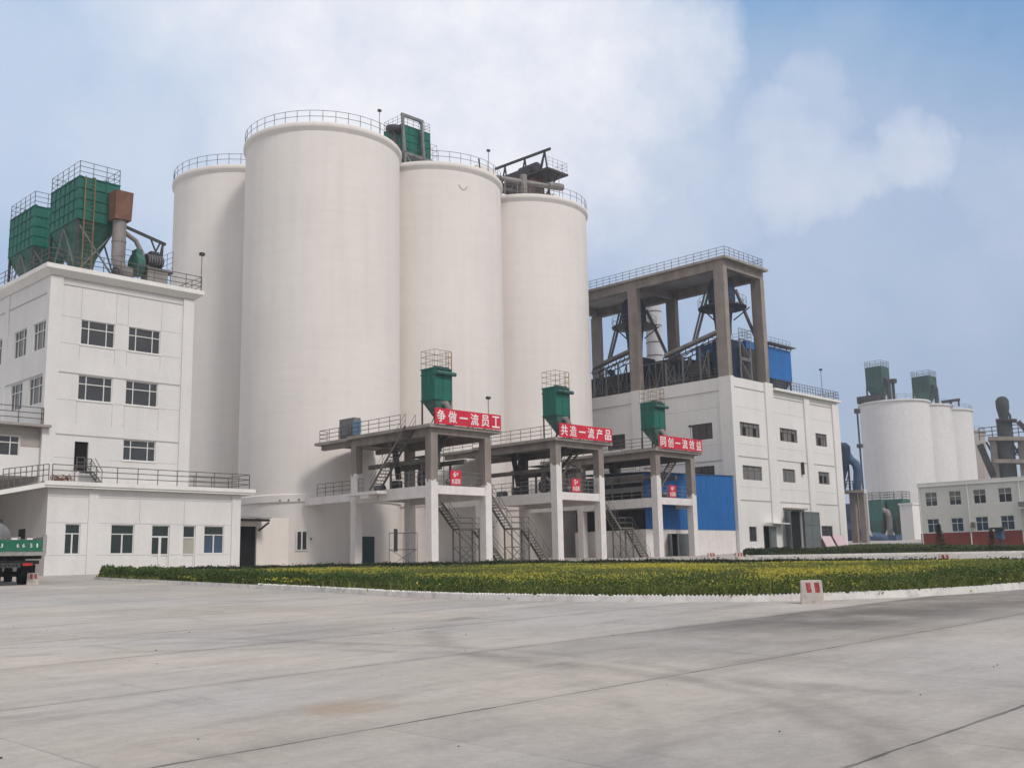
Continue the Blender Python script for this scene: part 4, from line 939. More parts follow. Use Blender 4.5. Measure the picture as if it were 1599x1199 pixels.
b = MB(); b.beam((63.4, 78.9, SZ + 1.0), (63.1, 78.9, SZ + 2.2), .1); b.beam((74.0, 76.6, SZ + 1), (73.7, 76.6, SZ + 2.6), .1); b.build('pipe_stub', 'steel', o)

# ------------------------------------------------------------------ mill building with concrete frame on its roof
MX, MY, MX1 = 96.0, 61.5, 119.4
mill = thing('mill_building', 'big white mill building with dark windows and a tall open concrete frame on its roof', 'building', (MX, MY, 2.8))
Fo = [(97.5, 101.43, 15.1, 16.6), (105.7, 109.5, 15.1, 16.6), (113.76, 116.43, 15.1, 16.6), (97.58, 101.43, 10.4, 11.93), (105.77, 108.48, 10.47, 11.98), (113.82, 116.41, 10.6, 12.05),
      (98.17, 99.64, 3.86, 5.42), (113.68, 116.32, 4.2, 5.72), (105.8, 109.2, 2.2, 7.3), (101.0, 102.43, 2.3, 5.5)]
fo = [(a - MX, c - MX, z0, z1) for a, c, z0, z1 in Fo]
lo = [(2.5, 5.2, 14.9, 16.65), (2.5, 5.2, 10.3, 12.0), (14.5, 17.2, 14.9, 16.65)]
b = MB(); b.wall((MX, MY), UX, NF, 8.4, 1.5, 21.4, fo[:1] + fo[3:4] + fo[6:7] + fo[9:], .2)
b.wall((MX + 8.4, MY), UX, NF, MX1 - MX - 8.4, 1.5, 20.7, [(a - 8.4, c - 8.4, z0, z1) for a, c, z0, z1 in fo if a > 8.4], .2)
b.wall((MX, MY), UY, NL, 36, 1.5, 21.4, lo, .2); b.wall((MX1, MY), UY, (1, 0), 36, 1.5, 20.7); b.wall((MX, MY + 36), UX, (0, 1), MX1 - MX, 1.5, 20.7)
b.add([(MX, MY, 21.4), (MX + 8.4, MY, 21.4), (MX + 8.4, MY + 36, 21.4), (MX, MY + 36, 21.4)], [(0, 1, 2, 3)]); b.add([(MX + 8.4, MY, 20.7), (MX1, MY, 20.7), (MX1, MY + 36, 20.7), (MX + 8.4, MY + 36, 20.7), (MX + 8.4, MY, 21.4), (MX + 8.4, MY + 36, 21.4)], [(0, 1, 2, 3), (0, 3, 5, 4)])
for x0, x1, z in ((MX - .1, MX + .55, 21.45), (102.8, 104.45, 21.45), (111.25, 112.5, 20.4), (117.95, MX1 + .1, 20.4)): b.box(x0, x1, MY - .2, MY + .05, 1.5, z)
for y0 in (MY + .06, MY + 12.0, MY + 24.1): b.box(MX - .1, MX + .05, y0, y0 + 1.3, 1.5, 21.45)
b.build('wall', 'wall2', mill)
b = MB()
for z in (20.33, 12.83, 8.17):
    for x0, x1 in ((96.6, 102.75), (104.5, 111.2), (112.55, 117.9)):
        if z > 20 and x0 > 104: b.box(x0, x1, MY - .05, MY + .01, 19.95, 20.03)
        else: b.box(x0, x1, MY - .05, MY + .01, z, z + .08)
for y0, y1 in ((MY + 1.4, MY + 11.95), (MY + 13.35, MY + 24)):
    for z in (19.95, 12.45): b.box(MX - .05, MX + .01, y0, y1, z, z + .09)
for z in (18.2, 14.2, 9.6):
    for x0, x1 in ((96.6, 102.75), (104.5, 111.2), (112.55, 117.9)): b.box(x0, x1, MY - .006, MY + .01, z, z + .03)
    b.box(MX - .006, MX + .01, MY + 1.4, MY + 11.95, z, z + .03)
b.build('wall_joint', 'groove', mill)
b = MB(); b.box(104.46, MX1 + .45, MY - .5, MY + .9, 20.72, 20.98); b.box(MX1 - .6, MX1 + .45, MY + .903, MY + 36, 20.72, 20.98); b.build('cornice', 'cornice', mill)
MB().rail([(104.6, MY - .3, 20.98), (MX1 + .1, MY - .3, 20.98), (MX1 + .1, MY + 10, 20.98)], 1.05, .62, 3, .03).build('roof_railing', 'rail', mill)
for k, op in enumerate(fo[:3]): window(mill, (MX, MY), UX, NF, *op, vs=(.25, .5, .75), hs=(.68,), fm='framed', gm='louver', depth=.17)
for op in fo[3:6]: window(mill, (MX, MY), UX, NF, *op, vs=(.33, .66), hs=(.7,), fm='louver', gm='louver', depth=.17)
b = MB()
for x, z in ((98.5, 15.2), (100.6, 15.2), (106.1, 15.2), (108.7, 15.2), (114.9, 15.2), (114.6, 10.75), (115.6, 10.75)): b.box(x - .28, x + .28, MY + .10, MY + .16, z, z + .85)
b.build_split('open_sash', 'black', mill)
for op in fo[6:8]: window(mill, (MX, MY), UX, NF, *op, vs=(.5,), hs=(.65,), fm='framed', gm='glass', depth=.17)
for op in lo: window(mill, (MX, MY), UY, NL, *op, vs=(.33, .66), hs=(.65,), fm='framed', gm='glass', depth=.17)
MB().box(105.7, 109.3, MY + .205, MY + 6, 2.2, 7.35).build('gateway', 'black', mill)
b = MB(); b.beam((105.75, MY - .02, 4.9), (104.75, MY - 1.2, 4.9), .08, 4.6); 
for z in (2.9, 4.3, 5.7, 7.1): b.beam((105.70, MY - .12, z), (104.7, MY - 1.30, z), .1, .1)
b.build('gate_leaf', 'doorg', mill)
b = MB(); b.box(109.25, 112.75, MY - .32, MY - .24, 2.6, 7.25)
for z in (2.8, 4.3, 5.8, 7.1): b.box(109.25, 112.75, MY - .36, MY - .323, z - .05, z + .05)
for x in (109.3, 111.0, 112.7): b.box(x - .05, x + .05, MY - .357, MY - .325, 2.6, 7.25)
b.build('gate_leaf', 'doorg', mill)
MB().box(105.3, 110.0, MY - .5, MY + .03, 7.42, 7.6).build('gate_lintel', 'conc', mill)
MB().box(100.9, 102.5, MY + .203, MY + 2, 2.3, 5.55).build('doorway', 'black', mill)
MB().box(101.5, 102.55, MY - .62, MY - .55, 2.55, 5.45).build('door_leaf', 'doorg', mill)
MB().box(101.0, 104.4, MY - 1.3, MY - .21, 5.72, 5.84).build('door_canopy', 'cornice', mill)
b = MB(); b.box(109.85, 110.15, MY - .3, MY - .02, 11.5, 12.9); b.build('wall_lamp', 'steel', mill)
# concrete frame
b = MB(); FT = 33.45
cxs = (MX + .02, MX + 7.55); cys = (MY + .05, MY + 12.05, MY + 24.1)
fr_ = thing('roof_frame', 'tall bare concrete frame with flat railed roof standing on the mill', 'frame', (MX + 4, MY + 12, 21.4))
for x in cxs:
    for y in cys: MB().box(x, x + .75, y, y + 1.3, 21.41, FT).build('column', 'concd', fr_)
b = MB()
for x in (MX + .05, MX + 7.6): b.box(x, x + .7, MY + .1, MY + 25.3, FT + .003, 34.45)
for y in (MY + .12, MY + 12.2, MY + 24.2): b.box(MX + .753, MX + 7.597, y, y + .7, FT + .1, 34.44)
b.build('roof_beam', 'concd', fr_)
b = MB(); b.box(MX - .3, MX + 8.5, MY - .5, MY + 26.2, 34.453, 34.72); b.build('roof_slab', 'conc', fr_)
MB().rail([(MX - .1, MY + 26, 34.72), (MX - .1, MY - .3, 34.72), (MX + 7.6, MY - .3, 34.72), (MX + 7.6, MY + 26, 34.72)], 1.05, 1.0, 3, .03).build('roof_railing', 'rail', fr_)
# cyclones / separators hung inside the frame
GS = 'blue separators inside the concrete frame'
def separator(y, label):
    t = thing('separator', label, 'separator', (100, y, 21.4), GS)
    MB().lathe(100, y, [(.9, 27.0), (.95, 28.2), (1.15, 29.8), (1.5, 30.6), (1.5, 32.6), (1.1, 33.4)], 24).build('body', 'blued', t, smooth=True)
    b = MB(); b.lathe(100, y, [(1.4, 29.95), (2.75, 30.0), (2.75, 30.12), (1.4, 30.12)], 16); b.build('platform', 'steel', t)
    pts = [(100 + 2.7 * math.cos(a), y + 2.7 * math.sin(a), 30.12) for a in np.linspace(0, 6.283, 13)[:-1]]
    MB().rail(pts, 1.05, 5, 2, .022, True).build('railing', 'rail', t)
    b = MB()
    for dx, dy in ((-1.7, .9), (1.7, .9), (1.2, -1.8), (-1.2, -1.8)): b.tube((100 + dx * .55, y + dy * .55, 28.6), (100 + dx * 1.4, y + dy * 1.4, 30.0), .08, n=5)
    b.build_split('bracket', 'steel', t)
    b = MB(); b.tube((100, y + 1.6, 32.6), (100, y + 3.9, 26.6), .16, n=8); b.tube((100, y + 2.1, 32.6), (100, y + 4.3, 26.6), .12, n=8); b.tube((100.6, y - 1.5, 32.0), (104.9, y - 1.1, 27.2), .2, n=8); b.build('feed_pipe', 'grey', t)
    MB().lathe(100, y, [(.55, 21.5), (.55, 24.5), (.88, 26.995)], 16).build('downpipe', 'rust', t)
    return t
separator(77.1, 'blue separator drum farther back in the concrete frame, left of the white flue')
separator(64.5, 'blue separator drum in the front bay of the concrete frame')
b = MB(); b.lathe(112.0, 83.1, [(1.02, 20.6), (1.02, 25), (1.07, 27), (1.07, 35.9)], 24)
t = thing('flue_stack', 'white round flue with dark bands rising behind the concrete frame', 'chimney', (112.0, 83.1, 20.7)); b.build('flue', 'chim', t, smooth=True)
b = MB()
for z in (28.9, 30.7, 33.0, 34.9): b.lathe(112.0, 83.1, [(1.07, z), (1.12, z), (1.12, z + .1), (1.07, z + .1)], 24, False)
b.build('band', 'rust', t)
# conveyor galleries / hoppers on the mill roof
def lattice(b, p, q, h, n, w=.12):
    p, q = Vector(p), Vector(q); Z = Vector((0, 0, h)); b.beam(p, q, w); b.beam(p + Z, q + Z, w)
    for k in range(n + 1):
        c_ = p.lerp(q, k / n); b.beam(c_, c_ + Z, w * .8)
        if k < n:
            e = p.lerp(q, (k + 1) / n); b.beam(c_, e + Z, w * .6) if k % 2 else b.beam(c_ + Z, e, w * .6)
GG = 'inclined conveyors on the mill roof'
def gallery(y0, y1, z0, z1, label):
    t = thing('inclined_conveyor', label, 'conveyor', (97.5, y0, 21.4), GG)
    b = MB(); b.tube((97.4, y0, z0), (97.4, y1, z1), .3, n=10); b.build('tube', 'duct', t, smooth=True)
    b = MB(); lattice(b, (97.0, y0, z0 - 1.0), (97.0, y1, z1 - 1.0), .7, 5, .10); lattice(b, (98.3, y0, z0 - 1.0), (98.3, y1, z1 - 1.0), .7, 5, .10); b.build('truss', 'steel', t)
    b = MB()
    for k in (.05, .35, .65, .95):
        y = y0 + (y1 - y0) * k; z = z0 + (z1 - z0) * k - 1
        for x in (96.9, 98.5): b.beam((x, y, 21.4), (x, y, z), .16)
        b.beam((96.9, y, 22), (98.5, y, z), .08); b.beam((98.5, y, 22), (96.9, y, z), .08)
    b.build('trestle', 'grey', t)
    MB().box(97.1, 98.6, min(y0, y1), max(y0, y1), 21.4, 21.9).build('base_beam', 'steel', t)
    return t
gallery(81.4, 75.2, 25.4, 26.7, 'inclined tube conveyor on trestles in the farther bay of the mill roof')
gallery(70.8, 63.0, 25.2, 26.9, 'inclined tube conveyor on trestles in the front bay of the mill roof')
t = thing('mill_machinery', 'dark blue and grey hoppers and casings between the frame columns on the mill roof', 'machinery', (99.5, 70, 21.4))
b = MB(); rr = random.Random(12)
b.box(99.0, 101.5, 75.3, 77.0, 21.42, 26.0); b.box(98.9, 102, 63.2, 65.4, 21.42, 26.2); b.frustum((99.6, 101, 69.4, 71), 21.42, (98.8, 102, 68.2, 72), 24.6); b.build_split('hopper', 'blued', t)
b = MB(); b.tube((99.0, 66.0, 23.0), (99.0, 68.2, 23.0), 1.15, n=18); b.tube((99.4, 78.0, 23.2), (99.4, 80.4, 23.2), 1.3, n=18); b.box(99, 101.5, 79, 83.5, 21.42, 24.4); b.box(99.6, 102, 71.6, 74.4, 21.42, 25.3); b.box(100.6, 103.4, 62.6, 68.5, 21.42, 25.4); b.box(100.5, 103, 68.9, 80, 21.42, 24.8); b.build('casing', 'steel', t)
b = MB(); b.tube((99.2, 69.2, 22.1), (98.9, 66.8, 24.9), .4, n=10); b.tube((98.8, 77.6, 21.9), (98.9, 80.3, 25), .35, n=10); b.build_split('elbow', 'blueg', t)
b = MB(); lattice(b, (98.6, 68.4, 22.4), (98.6, 71.2, 22.4), 2.4, 2, .13); b.build('steelwork', 'grey', t); b = MB(); lattice(b, (98.4, 72.0, 21.6), (98.4, 74.9, 21.6), 3.2, 3, .13); b.build('steelwork', 'grey', t); b = MB(); lattice(b, (98.6, 81.5, 21.6), (98.6, 86, 21.6), 3.5, 4, .13); b.build('steelwork', 'grey', t)
b = MB(); b.rail([(96.2, 85.6, 21.45), (96.2, 75.2, 21.45)], 1.0, 1.2, 3); b.rail([(96.2, 73.4, 21.45), (96.2, 62.9, 21.45)], 1.0, 1.2, 3); b.build('edge_railing', 'rail', t)
t = thing('lattice_support', 'grey lattice support carrying railed walkway beside the front right frame column', 'support', (100.6, 63, 21.4))
b = MB()
for x in (99.5, 101.6):
    for y in (62.2, 64.0): b.beam((x, y, 21.4), (x, y, 26.2), .16)
for y in (62.2, 64.0):
    lattice(b, (99.5, y, 21.6), (101.6, y, 21.6), 2.2, 1, .13); lattice(b, (99.5, y, 24.0), (101.6, y, 24.0), 2.1, 1, .13)
b.build('frame', 'grey', t); MB().rail([(99.3, 62.1, 26.2), (101.8, 62.1, 26.2), (101.8, 64.5, 26.2)], 1.1, .7, 3, .022).build('railing', 'rail', t)
t = thing('blue_tank', 'bright blue box shaped filter house standing on the mill roof right of the frame', 'filter house', (109, 66, 20.7))
MB().box(107.0, 117.2, 66, 72, 23.7, 27.6).build('casing', 'blue', t)
b = MB(); b.frustum((108, 116, 67, 71), 21.0, (107.3, 116.9, 66.2, 71.8), 23.69); b.build('hopper', 'blued', t)
b = MB()
for x in (107.2, 110.4, 113.7, 116.9):
    b.beam((x, 66.1, 20.7), (x, 66.1, 23.7), .2)
    if x < 116: b.beam((x, 66.1, 20.9), (x + 3.2, 66.1, 23.6), .1)
b.build('support_leg', 'steel', t)
b = MB(); b.box(111.5, 117.6, 65.4, 66.5, 27.9, 28.0); b.rail([(105.5, 66, 27.6), (117.2, 66, 27.6)], 1.2, .9, 3, .022)
for x in (112, 113.4, 114.8, 116.2, 117.3): b.beam((x, 66, 27.61), (x, 66, 28.2), .09)
b.build('top_railing', 'rail', t)
b = MB(); b.box(103.8, 106.9, 66.5, 71, 21.5, 27.2); b.build('side_casing', 'blue', t)
mast('floodlight on a thin mast near the right end of the mill roof', 116.7, 61.8, 20.98, 24.5)

# ------------------------------------------------------------------ blue shed between platform and mill
sh = thing('blue_shed', 'lean-to shed with bright blue metal cladding over a white base wall, against the mill', 'shed', (89, 63, 2.2))
xa, xb, ya, yb = 81.6, 95.85, 62.5, 61.7
f = lambda x: ya + (yb - ya) * (x - xa) / (xb - xa)
b = MB(); n = 70
for k in range(n):
    x0 = xa + (xb - xa) * k / n; x1 = xa + (xb - xa) * (k + 1) / n; d0 = .07 * (k % 2); d1 = .07 * ((k + 1) % 2)
    b.add([(x0, f(x0) - d0, 5.0), (x1, f(x1) - d1, 5.0), (x1, f(x1) - d1, 10.42 + .22 * (k + 1) / n), (x0, f(x0) - d0, 10.42 + .22 * k / n)], [(0, 1, 2, 3)])
b.build('cladding', 'blue', sh, recalc=False)
b = MB(); ul = math.hypot(xb - xa, ya - yb); uu = ((xb - xa) / ul, (yb - ya) / ul)
b.wall((xa, ya), uu, (uu[1], -uu[0]), ul, 1, 5.0, [(3.2, 4.9, 1.8, 4.6)], .2); b.wall((xa, ya), UY, NL, 9, 1, 5.0); b.build('base_wall', 'cwhite', sh)
for z0, z1 in ((6.9, 7.9), (8.6, 9.1), (9.5, 10.3)): MB().wall((xa, ya), UY, NL, 9, z0, z1).build('side_band', 'louver', sh)
MB().box(xa + .25, xb, f(xb) + 1.2, ya + 9, 1.0, 10.35).build('interior', 'black', sh)
b = MB(); b.extrude([(xa - .1, ya - .12, 10.43), (xb, yb - .12, 10.66), (xb, yb + 9, 10.9), (xa - .1, ya + 9, 10.7)], (0, 0, .07)); b.build('roof', 'blueg', sh)
b = MB(); b.beam((84.85, f(84.8) - .05, 3.2), (84.2, f(84.8) - .9, 3.2), .06, 2.75); b.build('door_leaf', 'doorg', sh)
b = MB(); b.beam((86.45, f(86.4) - .05, 3.2), (87.3, f(86.4) - .8, 3.2), .06, 2.75); b.build('door_leaf', 'doorg', sh)

# ------------------------------------------------------------------ far background: second silo group, office, kiln tower
Mi = mw.to_3x3()
def at(px, py, D):
    v = Mi @ Vector(((px - 799.5) / 1650, -(py - 599.5) / 1650, -1)); v /= math.hypot(v.x, v.y); return Vector((0, 0, 1.6)) + v * D
GB = 'distant white silos in a row'
def far_silo(label, cx_, cy2, r, zt, m='silo2', group=GB):
    t = thing('distant_silo', label, 'silo', (cx_, cy2, 4.6), group)
    MB().lathe(cx_, cy2, [(r, 3), (r, zt - .4)], 72, False).build('shaft', m, t, smooth=True)
    MB().lathe(cx_, cy2, [(r + .01, zt - .5), (r + .35, zt - .35), (r + .35, zt), (.1, zt + .1)], 72, False).build('rim', m, t, smooth=True)
    MB().rail([(cx_ + r * math.cos(a), cy2 + r * math.sin(a), zt) for a in np.linspace(0, 6.283, 25)[:-1]], 1.1, 5, 2, .03, True).build('railing', 'rail', t)
    return t
b1 = far_silo('widest distant white silo, nearest of the far row, beside the mill', 230.6, 104.7, 7.5, 36.6)
far_silo('distant white silo second in the far row', 246.2, 105.9, 7.5, 37.2)
far_silo('distant white silo third in the far row', 260.9, 107.0, 7.5, 37.6)
far_silo('short looking bare concrete silo at the far end of the far row', 279.0, 110, 6.5, 34.0, 'silob', None)
b = MB(); p = at(1343, 700, 243)
b.tube((p.x, p.y, 8), (p.x, p.y, 33.5), .22, n=5); b.box(p.x - .5, p.x + .5, p.y - .5, p.y + .5, 26, 26.8); b.box(p.x - .5, p.x + .5, p.y - .5, p.y + .5, 33.6, 34.6); b.build('cable_ladder', 'steel', b1)
GL = 'green filters at the foot of the distant silos'
def far_filter(label, px, D, zf, zt, w, m='greeng', pipe=True, group='bag filters on the distant silos'):
    c_ = at(px, 700, D); t = thing('distant_bag_filter', label, 'dust collector', (c_.x, c_.y, zf), group)
    x, y = c_.x, c_.y; zb = zf + (zt - zf) * (.45 if group != GL else .52)
    MB().box(x - w, x + w, y - w, y + w, zb, zt).build('casing', m, t)
    b = MB(); b.frustum((x - w * .3, x + w * .3, y - w * .3, y + w * .3), zf + .4, (x - w, x + w, y - w, y + w), zb - .01); b.build('hopper', 'greend', t)
    b = MB()
    for sx in (-1, 1):
        for sy2 in (-1, 1): b.box(x + sx * w * .95 - .15, x + sx * w * .95 + .15, y + sy2 * w * .95 - .15, y + sy2 * w * .95 + .15, zf, zb - .012)
    b.build('support_leg', 'steel', t)
    MB().rail([(x - w, y - w, zt), (x + w, y - w, zt), (x + w, y + w, zt), (x - w, y + w, zt)], 1.3, 1.2, 3, .04, True).build('guard_rail', 'rail', t)
    if pipe:
        b = MB(); b.tube((x - w * .4, y - w - .9, zf), (x - w * .4, y - w - .9, zb + .6), .5, n=12); b.bend([(x - w * .4, y - w - .9, zb + .6), (x - w * .4, y - w - .7, zb + 1.4), (x - w * .4, y - w + .2, zb + 1.8)], .5, 12); b.build('duct', 'duct' if group == GL else 'kiln', t, smooth=True)
    return t
t = far_filter('tall dusty green bag filter on the widest distant silo', 1379, 251, 36.5, 44.8, 1.95)
b = MB(); c_ = at(1361, 630, 251); b.box(c_.x - 2, c_.x + 2, c_.y - 2.5, c_.y + 2.5, 36.7, 38.3); lattice(b, (c_.x, c_.y, 38.3), (c_.x, c_.y - 1.5, 38.3), 4, 1, .2); b.tube((c_.x + .8, c_.y - 2, 36.6), (c_.x + .8, c_.y - 2, 43.4), .4, n=8)
c_ = at(1396, 620, 251); b.tube((c_.x, c_.y, 36.6), (c_.x, c_.y, 41), .35, n=8); b.tube((c_.x, c_.y, 41), (c_.x, c_.y, 41.9), .9, n=10); b.build('fan_block', 'steel', t)
t = far_filter('dusty green bag filter between two flat steel canopies on the second distant silo', 1452, 266, 37.0, 44.2, 2.1)
b = MB()
for pa, pb in (((1405, 626), (1440, 622)), ((1470, 628), (1499, 624))):
    p, q = at(*pa, 266), at(*pb, 266); b.beam(p, q, 2.2, .4)
    for k in (.08, .5, .92):
        c_ = p.lerp(q, k); b.beam(c_, (c_.x, c_.y, 36.8), .3)
b.build('canopy', 'steel', t)
for px, lab in ((1362, 'left green filter of the pair at the foot of the widest distant silo'), (1396, 'right green filter of the pair at the foot of the widest distant silo')):
    t = far_filter(lab, px, 200, 4.6, 12.2, 1.5, 'greend', True, GL)
b = MB(); p, q = at(1400, 808, 197), at(1416, 806, 197); b.box(min(p.x, q.x), max(p.x, q.x) + 2, min(p.y, q.y), max(p.y, q.y), 8.2, 8.45)
for z in (6.6, 8.2): b.rail([(p.x, p.y, z), (q.x, q.y, z)], 1.1, .9, 2, .05)
for c_ in (p, q): b.beam((c_.x, c_.y, 4.4), (c_.x, c_.y, 9.4), .25)
b.build('access_stage', 'steel', t)
# blue duct tower right of the mill
t = thing('duct_tower', 'concrete trestle carrying a big dusty blue bent duct, right of the mill', 'duct', (134, 67, 3.5))
A = lambda x, y: at(x, y, 150)
b = MB(); b.bend([A(1316, 702), A(1322, 708), A(1328, 718), A(1336, 724), A(1339, 735), A(1339, 750), A(1338, 770)], .56, 14); b.build('bent_duct', 'blueg', t, smooth=True)
b = MB(); p = A(1314, 715); b.lathe(p.x, p.y, [(.2, 11.2), (.3, 12.4), (1.25, 15.6), (1.25, 16.9), (.8, 17.4)], 16); b.build('cone', 'blued', t, smooth=True)
b = MB(); p, q = A(1305, 768), A(1349, 768); b.beam(p, q, 3.0, .35); b.build('deck', 'concd', t)
b = MB()
for x in (1332, 1346, 1310): c_ = at(x, 768, 150); b.box(c_.x - .4, c_.x + .4, c_.y - .4, c_.y + .4, 2.5, c_.z - .18)
b.build('leg', 'concd', t)
b = MB(); b.rail([p + Vector((-2, -.5, .25)), q + Vector((-2, -.5, .25))], 1.1, 1.0, 3, .04); c_ = A(1326, 745); b.beam((c_.x, c_.y, 10.9), (c_.x, c_.y, 15), .2); c_ = A(1318, 748); b.beam((c_.x, c_.y, 10.9), A(1326, 735), .14); b.build('railing', 'steel', t)
t = thing('blue_conveyor', 'low blue tube conveyor sloping down between the mill and the far green filters', 'conveyor', (126, 60, 3.5))
b = MB(); b.beam(at(1312, 812, 165), at(1366, 846, 165), 1.3, .9); b.build('gallery', 'blueg', t); b = MB(); b.tube(at(1362, 838, 165), at(1398, 846, 165), .75, n=12); b.box(at(1398, 840, 165).x - 1, at(1398, 840, 165).x + 1, at(1398, 840, 165).y - .6, at(1398, 840, 165).y + .6, 3.5, 5.2); b.build('tube', 'blueg', t, smooth=True)
b = MB(); c_ = at(1349, 815, 166); b.box(c_.x - .6, c_.x + .6, c_.y - .6, c_.y + .6, 3, 12); b.build('post', 'chim', t)
b = MB(); c_ = at(1322, 800, 168); b.box(c_.x - 2, c_.x + 2, c_.y - 2, c_.y + 1, 3.5, 10); o = b.build('blue_hut', 'blueg'); tag(o, 'small blue clad hut behind the sloping conveyor', 'hut')
b = MB(); c_ = at(1340, 838, 172); b.box(c_.x - 6, c_.x + 3, c_.y - .2, c_.y + .2, 3.5, 6.4); o = b.build('low_wall', 'wall'); tag(o, 'low white wall at the foot of the duct trestle', 'wall')
b = MB(); c_ = at(1427, 825, 175); b.box(c_.x - 2.2, c_.x + 2, c_.y - 1, c_.y + 1, 3, 9.9); b.box(c_.x - 2.35, c_.x + 2.15, c_.y - 1.15, c_.y + 1.15, 9.903, 10.15); o = b.build('stair_block', 'wall2'); tag(o, 'narrow white block between the green filters and the office', 'building')
# kiln tower at the right edge
t = thing('kiln_tower', 'grey concrete tower with a tall hopper and railed decks at the right edge', 'tower', tuple(at(1575, 745, 215)))
K = lambda x, y: at(x, y, 215)
b = MB(); c_ = K(1572, 700); b.lathe(c_.x, c_.y, [(1.35, 6), (1.35, 26.5), (.75, 26.6), (.85, 27.5), (1.15, 29.2), (1.15, 30.4), (.8, 31.0), (.4, 31.2)], 20); b.build('hopper', 'kiln', t, smooth=True)
b = MB()
for x0, x1, y in ((1543, 1612, 686), (1552, 1612, 721)): b.beam(K(x0, y), K(x1, y), 4, .7)
b.build('deck', 'concd', t)
b = MB()
for x in (1553, 1597): c_ = K(x, 700); b.box(c_.x - .6, c_.x + .6, c_.y - .6, c_.y + .6, 4, K(x, 687).z)
b.build('column', 'concd', t)
b = MB(); b.rail([K(1530, 687), K(1612, 679)], 2.2, 2, 3, .07); b.rail([K(1552, 716), K(1612, 714)], 1.6, 2, 3, .07); b.beam(K(1590, 658), K(1612, 684), .8); b.beam(K(1555, 657), K(1588, 657), 4, .3); b.beam(K(1530, 694), K(1552, 745), 1.2)
for q_ in ((1556, 690, 1568, 718), (1568, 690, 1556, 718), (1580, 690, 1596, 718), (1596, 690, 1580, 718), (1556, 724, 1570, 748), (1570, 724, 1556, 748), (1540, 690, 1554, 716)): b.beam(K(*q_[:2]), K(*q_[2:]), .35)
p = K(1576, 645); b.path([tuple(K(1567, 655)), tuple(K(1566, 645)), tuple(K(1572, 641)), tuple(K(1577, 648)), tuple(K(1578, 656))], .22, 6); b.build('steelwork', 'steel', t)

# office
OX, OY, OZ = 123.76, 54.1, 3.6
of = thing('office_building', 'two storey white office with red base band and square windows at the right edge', 'building', (OX, OY, OZ))
ow = []
for a, c in ((53.32, 51.9), (50.5, 49.1), (47.7, 46.3), (44.92, 43.45), (41.2, 39.8), (38.4, 37.0), (35.6, 34.2)):
    for z0, z1 in ((7.76, 9.38), (4.68, 6.28)): ow.append((OY - a, OY - c, z0, z1))
b = MB(); b.wall((OX, OY), (0, -1), NL, 26, 4.62, 10.5, ow, .16); b.wall((OX, OY), UX, (0, 1), 12, 2.5, 10.5); b.add([(OX, OY, 10.5), (OX + 12, OY, 10.5), (OX + 12, OY - 26, 10.5), (OX, OY - 26, 10.5)], [(0, 1, 2, 3)]); b.build('wall', 'office', of)
MB().box(OX - .05, OX + .5, OY - 26, OY + .05, 2.5, 4.62).build('base_band', 'redbrick', of)
MB().box(OX - .14, OX + .4, OY - 26, OY + .1, 10.03, 10.12).box(OX - .06, OX + .3, OY - 26, OY + .06, 10.123, 10.52).build('parapet', 'office', of)
for k, op in enumerate(ow): window(of, (OX, OY), (0, -1), NL, *op, vs=(.5,), hs=(.62,), gm='glassb' if k % 2 else 'glass')
b = MB()
for k, op in enumerate(ow[0:8:2]): b.box(OX + .08, OX + .1, OY - op[1] + .1, OY - op[0] - .1, 8.3 if k < 2 else 8.75, 9.3)
b.build('roller_blind', 'louver', of)
for y in (53.95, 48.3, 42.6): MB().tube((OX - .1, y, 3.2), (OX - .1, y, 10.0), .07, n=6).build('downpipe', 'frame', of)
b = MB(); b.box(OX - .4, OX - .06, 47.7, 48.1, 5.1, 5.7); b.box(OX - .45, OX - .06, 41.9, 42.7, 7.2, 7.7); b.build('air_conditioner', 'louver', of)
MB().box(OX - 1.2, OX, 40.2, 42.4, 6.9, 7.05).build('porch_roof', 'office', of)
def conifer(x, y, h, label, n=2600):
    z0 = gz(x, y); t = thing('conifer_tree', label, 'tree', (x, y, z0), 'small conifers in front of the office')
    MB().tube((x, y, z0 - .1), (x, y, z0 + h * .9), .06, .015, n=7).build('trunk', 'bark', t)
    rr = np.random.default_rng(int(h * 100)); v = []; f = []
    for k in range(n):
        q = rr.random() ** .8; zz = z0 + h * (.08 + .92 * q); a = rr.random() * 6.283; tier = .65 + .35 * math.cos(q * 38 + a * 1.0)
        r_ = h * .30 * (1 - q) * tier * math.sqrt(rr.random()) + .02
        c_ = np.array([x + r_ * math.cos(a), y + r_ * math.sin(a), zz - r_ * .25]); d = np.array([math.cos(a), math.sin(a), -.25 + rr.random() * .3]); s_ = np.array([-math.sin(a), math.cos(a), rr.random() - .5]) * .035; L_ = .12 + .12 * rr.random()
        o = len(v); v += [tuple(c_ - s_), tuple(c_ + s_), tuple(c_ + d * L_)]; f.append((o, o + 1, o + 2))
    b = MB(); b.v = v; b.f = f; b.build('crown', 'conifer', t, recalc=False)
c_ = at(1467, 835, 122); conifer(c_.x, c_.y, 2.6, 'small dark conifer before the first lower office window')
c_ = at(1548, 835, 112); conifer(c_.x, c_.y, 2.1, 'small thin pale conifer before the third lower office window', 1300)
c_ = at(1562, 840, 108); t = thing('garden_lamp', 'dark lamp with flat square cap standing on the lawn in front of the office', 'lamp', (c_.x, c_.y, gz(c_.x, c_.y)))
